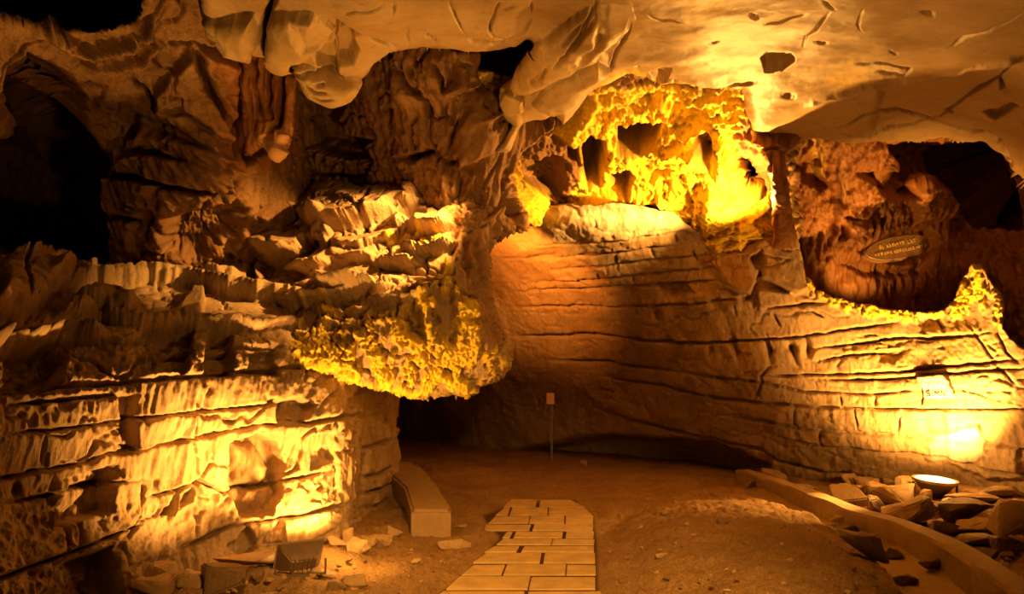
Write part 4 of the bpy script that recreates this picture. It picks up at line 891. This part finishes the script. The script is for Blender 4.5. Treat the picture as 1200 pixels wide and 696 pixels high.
# ------------------------------------------------------------------ floodlights
M_HOUS = plain('lamp_housing', (0.16, 0.11, 0.08), 0.5, 0.4, var=0.15)
M_RIM = plain('lamp_rim', (0.5, 0.4, 0.28), 0.35, 0.7, var=0.1)
M_GLASS = plain('lamp_glass', (1, 0.9, 0.7), 0.2, emit=(1.0, 0.60, 0.25), es=5.0, bump=0)
def floodlight(loc, aim, w, label):
    loc = Vector(loc); q = Vector(aim).to_track_quat('Z', 'Y')
    t = empty('floodlight', loc); tag(t, label, 'floodlight')
    R = q.to_matrix().to_4x4(); h = w * 0.62; d = w * 0.34; cz = w * 0.33
    up = Matrix.Translation((0, 0, cz))
    M = up @ R
    bm = bmesh.new()
    fr = [bm.verts.new(M @ Vector((a * w / 2, b * h / 2, d / 2))) for a, b in ((-1, -1), (1, -1), (1, 1), (-1, 1))]
    md = [bm.verts.new(M @ Vector((a * w / 2 * .92, b * h / 2 * .9, 0))) for a, b in ((-1, -1), (1, -1), (1, 1), (-1, 1))]
    bk = [bm.verts.new(M @ Vector((a * w * .27, b * h * .2, -d * .7))) for a, b in ((-1, -1), (1, -1), (1, 1), (-1, 1))]
    for A, B in ((fr, md), (md, bk)):
        for k in range(4): bm.faces.new((A[k], A[(k + 1) % 4], B[(k + 1) % 4], B[k]))
    bm.faces.new(bk); bm.faces.new(fr)
    bmesh.ops.recalc_face_normals(bm, faces=bm.faces)
    bmesh.ops.bevel(bm, geom=list(bm.edges), offset=w * 0.02, segments=2, affect='EDGES')
    for k in range(5): add_box(bm, ((k - 2) * w * .1, 0, -d * .62), (w * .02, h * .5, d * .3), M)
    mesh_obj('housing', bm, M_HOUS, t, 40)
    bm = bmesh.new()
    for c, s in (((0, h / 2, d / 2), (w * 1.04, h * .07, d * .12)), ((0, -h / 2, d / 2), (w * 1.04, h * .07, d * .12)), ((w / 2, 0, d / 2), (w * .05, h, d * .12)), ((-w / 2, 0, d / 2), (w * .05, h, d * .12))): add_box(bm, c, s, M)
    mesh_obj('rim', bm, M_RIM, t)
    bm = bmesh.new(); add_box(bm, (0, 0, d / 2 + d * .03), (w * .94, h * .9, d * .04), M); mesh_obj('glass', bm, M_GLASS, t)
    bm = bmesh.new()
    for s in (-1, 1): add_box(bm, (s * w * .55, 0, cz * .5), (w * .03, w * .08, cz * 1.05))
    add_box(bm, (0, 0, w * .02), (w * 1.13, w * .1, w * .03)); mesh_obj('bracket', bm, M_HOUS, t)
    bm = bmesh.new(); add_box(bm, (0, 0, 0.0), (w * .5, w * .36, w * .05)); bmesh.ops.bevel(bm, geom=list(bm.edges), offset=w * .01, segments=1, affect='EDGES'); mesh_obj('base', bm, M_HOUS, t)
    return M, t
def round_floodlight(loc, aim, w, label):
    loc = Vector(loc); q = Vector(aim).to_track_quat('Z', 'Y')
    t = empty('floodlight', loc); tag(t, label, 'floodlight')
    M = Matrix.Translation((0, 0, w * 0.42)) @ q.to_matrix().to_4x4()
    def lathe(prof, n=40):
        bm = bmesh.new(); rs = []
        for r, z in prof: rs.append([bm.verts.new(M @ Vector((r * math.cos(2 * math.pi * k / n), r * math.sin(2 * math.pi * k / n), z))) for k in range(n)])
        for a, b in zip(rs[:-1], rs[1:]):
            for k in range(n): bm.faces.new((a[k], a[(k + 1) % n], b[(k + 1) % n], b[k]))
        bm.faces.new(rs[0][::-1]); bm.faces.new(rs[-1]); bmesh.ops.recalc_face_normals(bm, faces=bm.faces); return bm
    mesh_obj('housing', lathe([(w * .12, -w * .40), (w * .16, -w * .38), (w * .26, -w * .28), (w * .40, -w * .12), (w * .47, 0), (w * .47, w * .03)]), M_HOUS, t, 40)
    mesh_obj('rim', lathe([(w * .47, w * .0), (w * .52, w * .0), (w * .52, w * .06), (w * .46, w * .06), (w * .45, w * .03)]), M_RIM, t, 40)
    mesh_obj('glass', lathe([(w * .45, w * .035), (w * .42, w * .06), (w * .25, w * .085), (w * .05, w * .095)]), M_GLASS, t, 60)
    bm = bmesh.new()
    for s in (-1, 1): add_box(bm, (s * w * .54, 0, w * .2), (w * .03, w * .08, w * .46))
    add_box(bm, (0, 0, w * .0), (w * 1.11, w * .1, w * .03)); mesh_obj('bracket', bm, M_HOUS, t)
    return M, t

# ------------------------------------------------------------------ carved board in the recess
M_WOOD = plain('board_wood', (0.13, 0.07, 0.025), 0.6, var=0.3, scale=9)
M_LETT = plain('board_letters', (0.45, 0.30, 0.11), 0.6, var=0.1)
def board():
    Yb = 10.65; c = at(1050, 291, Yb); s = Yb / F
    t = empty('sign_board', c, (math.radians(-8), math.radians(-11), math.radians(3)))
    tag(t, 'leaf-shaped brown wooden board with two lines of worn lettering in the recess', 'sign')
    L, H = 41 * s, 15 * s
    n = 40; ring = []
    for k in range(n):
        a = 2 * math.pi * k / n; ca, sa = math.cos(a), math.sin(a)
        ring.append((L * math.copysign(abs(ca) ** 0.9, ca), H * math.copysign(abs(sa) ** (1.15 if ca < 0 else 0.75), sa)))
    bm = bmesh.new(); f = [bm.verts.new((x, -0.04, z)) for x, z in ring]; b = [bm.verts.new((x, 0.10, z)) for x, z in ring]
    bm.faces.new(f); bm.faces.new(b[::-1])
    for k in range(n): bm.faces.new((f[k], b[k], b[(k + 1) % n], f[(k + 1) % n]))
    bmesh.ops.recalc_face_normals(bm, faces=bm.faces)
    bmesh.ops.bevel(bm, geom=[e for e in bm.edges if abs(e.verts[0].co.y - e.verts[1].co.y) < 1e-5], offset=0.02, segments=3, affect='EDGES')
    mesh_obj('panel', bm, M_WOOD, t, 40)
    bm = bmesh.new(); r = random.Random(5)
    for zc, x0, x1, hh in ((0.28 * H, -0.52 * L, 0.62 * L, 0.30 * H), (-0.28 * H, -0.72 * L, 0.80 * L, 0.26 * H)):
        x = x0
        while x < x1:
            w = r.uniform(.020, .045)
            if r.random() < 0.14: x += w; continue
            for _ in range(2):
                add_box(bm, (x + r.uniform(0, w * .6), -0.046, zc + r.uniform(-.15, .15) * hh), (r.uniform(.006, .012), 0.012, hh * r.uniform(.5, 1)), Matrix.Identity(4))
            add_box(bm, (x + w * .4, -0.046, zc + hh * r.choice((-.35, .4, 0))), (w * .8, 0.012, .010))
            x += w * 1.25
    mesh_obj('lettering', bm, M_LETT, t)
board()

# ------------------------------------------------------------------ small marker on the passage wall
M_TAG = plain('marker_plate', (0.75, 0.5, 0.35), 0.6, var=0.1)
def marker():
    b, z = hit(648, 541); Yp = b[1]; s = Yp / F; c = Vector(at(645, 467, Yp))
    t = empty('marker_post', b); tag(t, 'thin post with a small pale plate before the dark passage wall', 'marker post')
    H = c.z - b.z
    bm = bmesh.new(); add_box(bm, (c.x - b.x + .02, 0.02, H / 2), (0.035, 0.03, H)); bmesh.ops.bevel(bm, geom=list(bm.edges), offset=.008, segments=2, affect='EDGES'); mesh_obj('post', bm, M_HOUS, t)
    bm = bmesh.new(); add_box(bm, (c.x - b.x, 0, H), (9 * s, 0.02, 13 * s)); bmesh.ops.bevel(bm, geom=list(bm.edges), offset=.006, segments=2, affect='EDGES'); mesh_obj('plate', bm, M_TAG, t)
marker()

# ------------------------------------------------------------------ red letters painted on the rock
def paint():
    bpy.context.view_layer.update(); wall = bpy.data.objects['wall_right']; m = plain('red_paint', (0.16, 0.008, 0.004), 0.7, var=0.15, bump=0)
    strokes = [[(1090, 458), (1086, 458.5), (1086, 461), (1090, 461.5), (1090, 464), (1085, 464.5)], [(1093, 458), (1093, 464)], [(1095, 464), (1095.5, 458), (1098, 462), (1100, 458), (1101, 464)], [(1103, 464), (1103, 458), (1107, 464), (1107, 458)], [(1110, 458), (1109.5, 464)]]
    bm = bmesh.new()
    for st in strokes:
        for (x0, y0), (x1, y1) in zip(st[:-1], st[1:]):
            L = math.hypot(x1 - x0, y1 - y0); nx, ny = -(y1 - y0) / L * .75, (x1 - x0) / L * .75
            q = [(x0 + nx, y0 + ny), (x1 + nx, y1 + ny), (x1 - nx, y1 - ny), (x0 - nx, y0 - ny)]
            pts = []
            for x, y in q:
                dv = Vector(at(x, y, 5.0)) - Vector(CAM); dv.normalize()
                ok, loc, nn, _ = wall.ray_cast(Vector(CAM), dv)
                pts.append((loc - dv * 0.012, loc + dv * 0.03))
            fr = [bm.verts.new(a) for a, b in pts]; bk = [bm.verts.new(b) for a, b in pts]
            bm.faces.new(fr); bm.faces.new(bk[::-1])
            for k in range(4): bm.faces.new((fr[k], bk[k], bk[(k + 1) % 4], fr[(k + 1) % 4]))
    bmesh.ops.recalc_face_normals(bm, faces=bm.faces)
    o = mesh_obj('painted_lettering', bm, m)
    tag(o, 'small red painted letters on the brightly lit right wall', 'graffiti', kind='structure')
paint()
# ================================================================== LIGHT
def lamp(name, kind, loc, power, col=(1.0, 0.455, 0.085), size=0.1, aim=None, spot=120, blend=0.6):
    l = bpy.data.lights.new(name, kind); l.energy = power; l.color = col
    if kind == 'AREA': l.shape = 'RECTANGLE'; l.size = size[0]; l.size_y = size[1]
    else: l.shadow_soft_size = size
    if kind == 'SPOT': l.spot_size = math.radians(spot); l.spot_blend = blend
    o = bpy.data.objects.new(name, l); COL.objects.link(o); o.location = loc
    if aim is not None: o.rotation_euler = (Vector(aim) - Vector(loc)).to_track_quat('-Z', 'Y').to_euler()
    return o

p, z = hit(352, 672)
ML, tl = floodlight(p, at(300, 500, 7.0) - np.array(p) - np.array([0, 0, .2]), 0.34, 'floodlight with its back turned, lighting the left wall from the ground')
g = ML @ Vector((0, 0, 0.12)) + p
lamp('floodlight_or_added_beam', 'SPOT', g, 330, size=0.05, aim=Vector(at(160, 430, 5.9)), spot=96, blend=0.7)
q, z = hit(370, 647)
lamp('floodlight_or_added_beam', 'SPOT', q + Vector((0, 0, 0.12)), 330, size=0.05, aim=q + Vector((-0.35, 0.5, 1.12)), spot=126, blend=0.35)  # second beam added beside the fixture, for the hot wall foot and moss
lamp('added_stone_fill', 'POINT', hit(410, 660)[0] + Vector((0, 0, 0.3)), 16, size=0.06)  # unseen fill added to brighten the left stones and ground
p, z = hit(1097, 584)
MR, tr = round_floodlight(p, Vector((0.05, -0.08, 1)), 0.5, 'glowing round floodlight lying among the stones, lighting the right wall')
g = MR @ Vector((0, 0, 0.1)) + p
lamp('floodlight_or_added_beam', 'SPOT', Vector(g) + Vector((-0.05, -0.35, 0.32)), 1350, size=0.06, aim=Vector(at(1085, 400, 10.3)), spot=122, blend=1.0)
lamp('added_stone_fill', 'POINT', Vector(g) + Vector((-0.15, -0.15, 0.25)), 40, size=0.07)  # added point light, lifts the stone heap and recess
lamp('added_bank_spot', 'SPOT', Vector(g) + Vector((-0.3, -0.3, 0.75)), 800, size=0.07, aim=Vector(gpt(930, 606)), spot=46, blend=0.8)  # unseen spot added above the lamp to brighten the earth bank
L = Vector(at(866, 262, 9.25))
lamp('grotto_lamp', 'SPOT', L, 620, size=0.05, aim=L + Vector((-0.25, -0.1, 1)), spot=172, blend=0.25)
lamp('added_vault_fill', 'SPOT', L, 1100, size=0.05, aim=Vector(at(690, 265, 11)), spot=62, blend=1.0)  # extra spot added at the grotto lamp's position to lift the vault
lamp('passage_lamp', 'SPOT', at(552, 310, 10.9), 750, col=(1, 0.29, 0.03), size=0.1, aim=Vector(at(630, 296, 13.0)), spot=84, blend=1.0)
lamp('added_passage_floor_fill', 'SPOT', at(470, 430, 12.5), 130, col=(1, 0.28, 0.05), size=0.1, aim=Vector(gpt(575, 565)), spot=80, blend=1.0)  # added out of view for the red glow on the passage floor
lamp('added_ledge_fill', 'SPOT', at(1000, 346, 10.9), 48, size=0.05, aim=Vector(at(1010, 270, 11.6)), spot=110, blend=0.8)  # unseen light added behind the ledge to raise the recess
lamp('added_lip_fill', 'SPOT', at(585, 170, 7.0), 1200, size=0.06, aim=Vector(at(400, 310, 7.9)), spot=66, blend=0.9)  # no fixture here: added to top-light the plates and shelf
lamp('added_shelf_fill', 'SPOT', (3.4, 2.6, 3.0), 210, size=0.1, aim=Vector(at(360, 270, 7.8)), spot=58, blend=1.0)  # off-frame fill added for the shelf and upper left wall
lamp('added_ceiling_fill', 'SPOT', (1.2, 1.6, 0.4), 560, size=0.15, aim=Vector(at(640, -40, 4.2)), spot=92, blend=1.0)  # added below the frame, throws fill up at the near ceiling
lamp('added_front_fill', 'SPOT', (0.8, 0.5, 2.8), 2100, size=0.2, aim=(0.1, 5.2, 0), spot=54, blend=1.0)  # unseen fill added near the camera for path and near floor

w = bpy.data.worlds.new('world'); SC.world = w; w.use_nodes = True
w.node_tree.nodes['Background'].inputs[0].default_value = (1.0, 0.45, 0.12, 1); w.node_tree.nodes['Background'].inputs[1].default_value = 0.002
SC.view_settings.view_transform = 'Standard'; SC.view_settings.look = 'None'; SC.view_settings.gamma = 1; SC.view_settings.use_curve_mapping = False
SC.view_settings.exposure = 0.32

SC.cycles.diffuse_bounces = 2
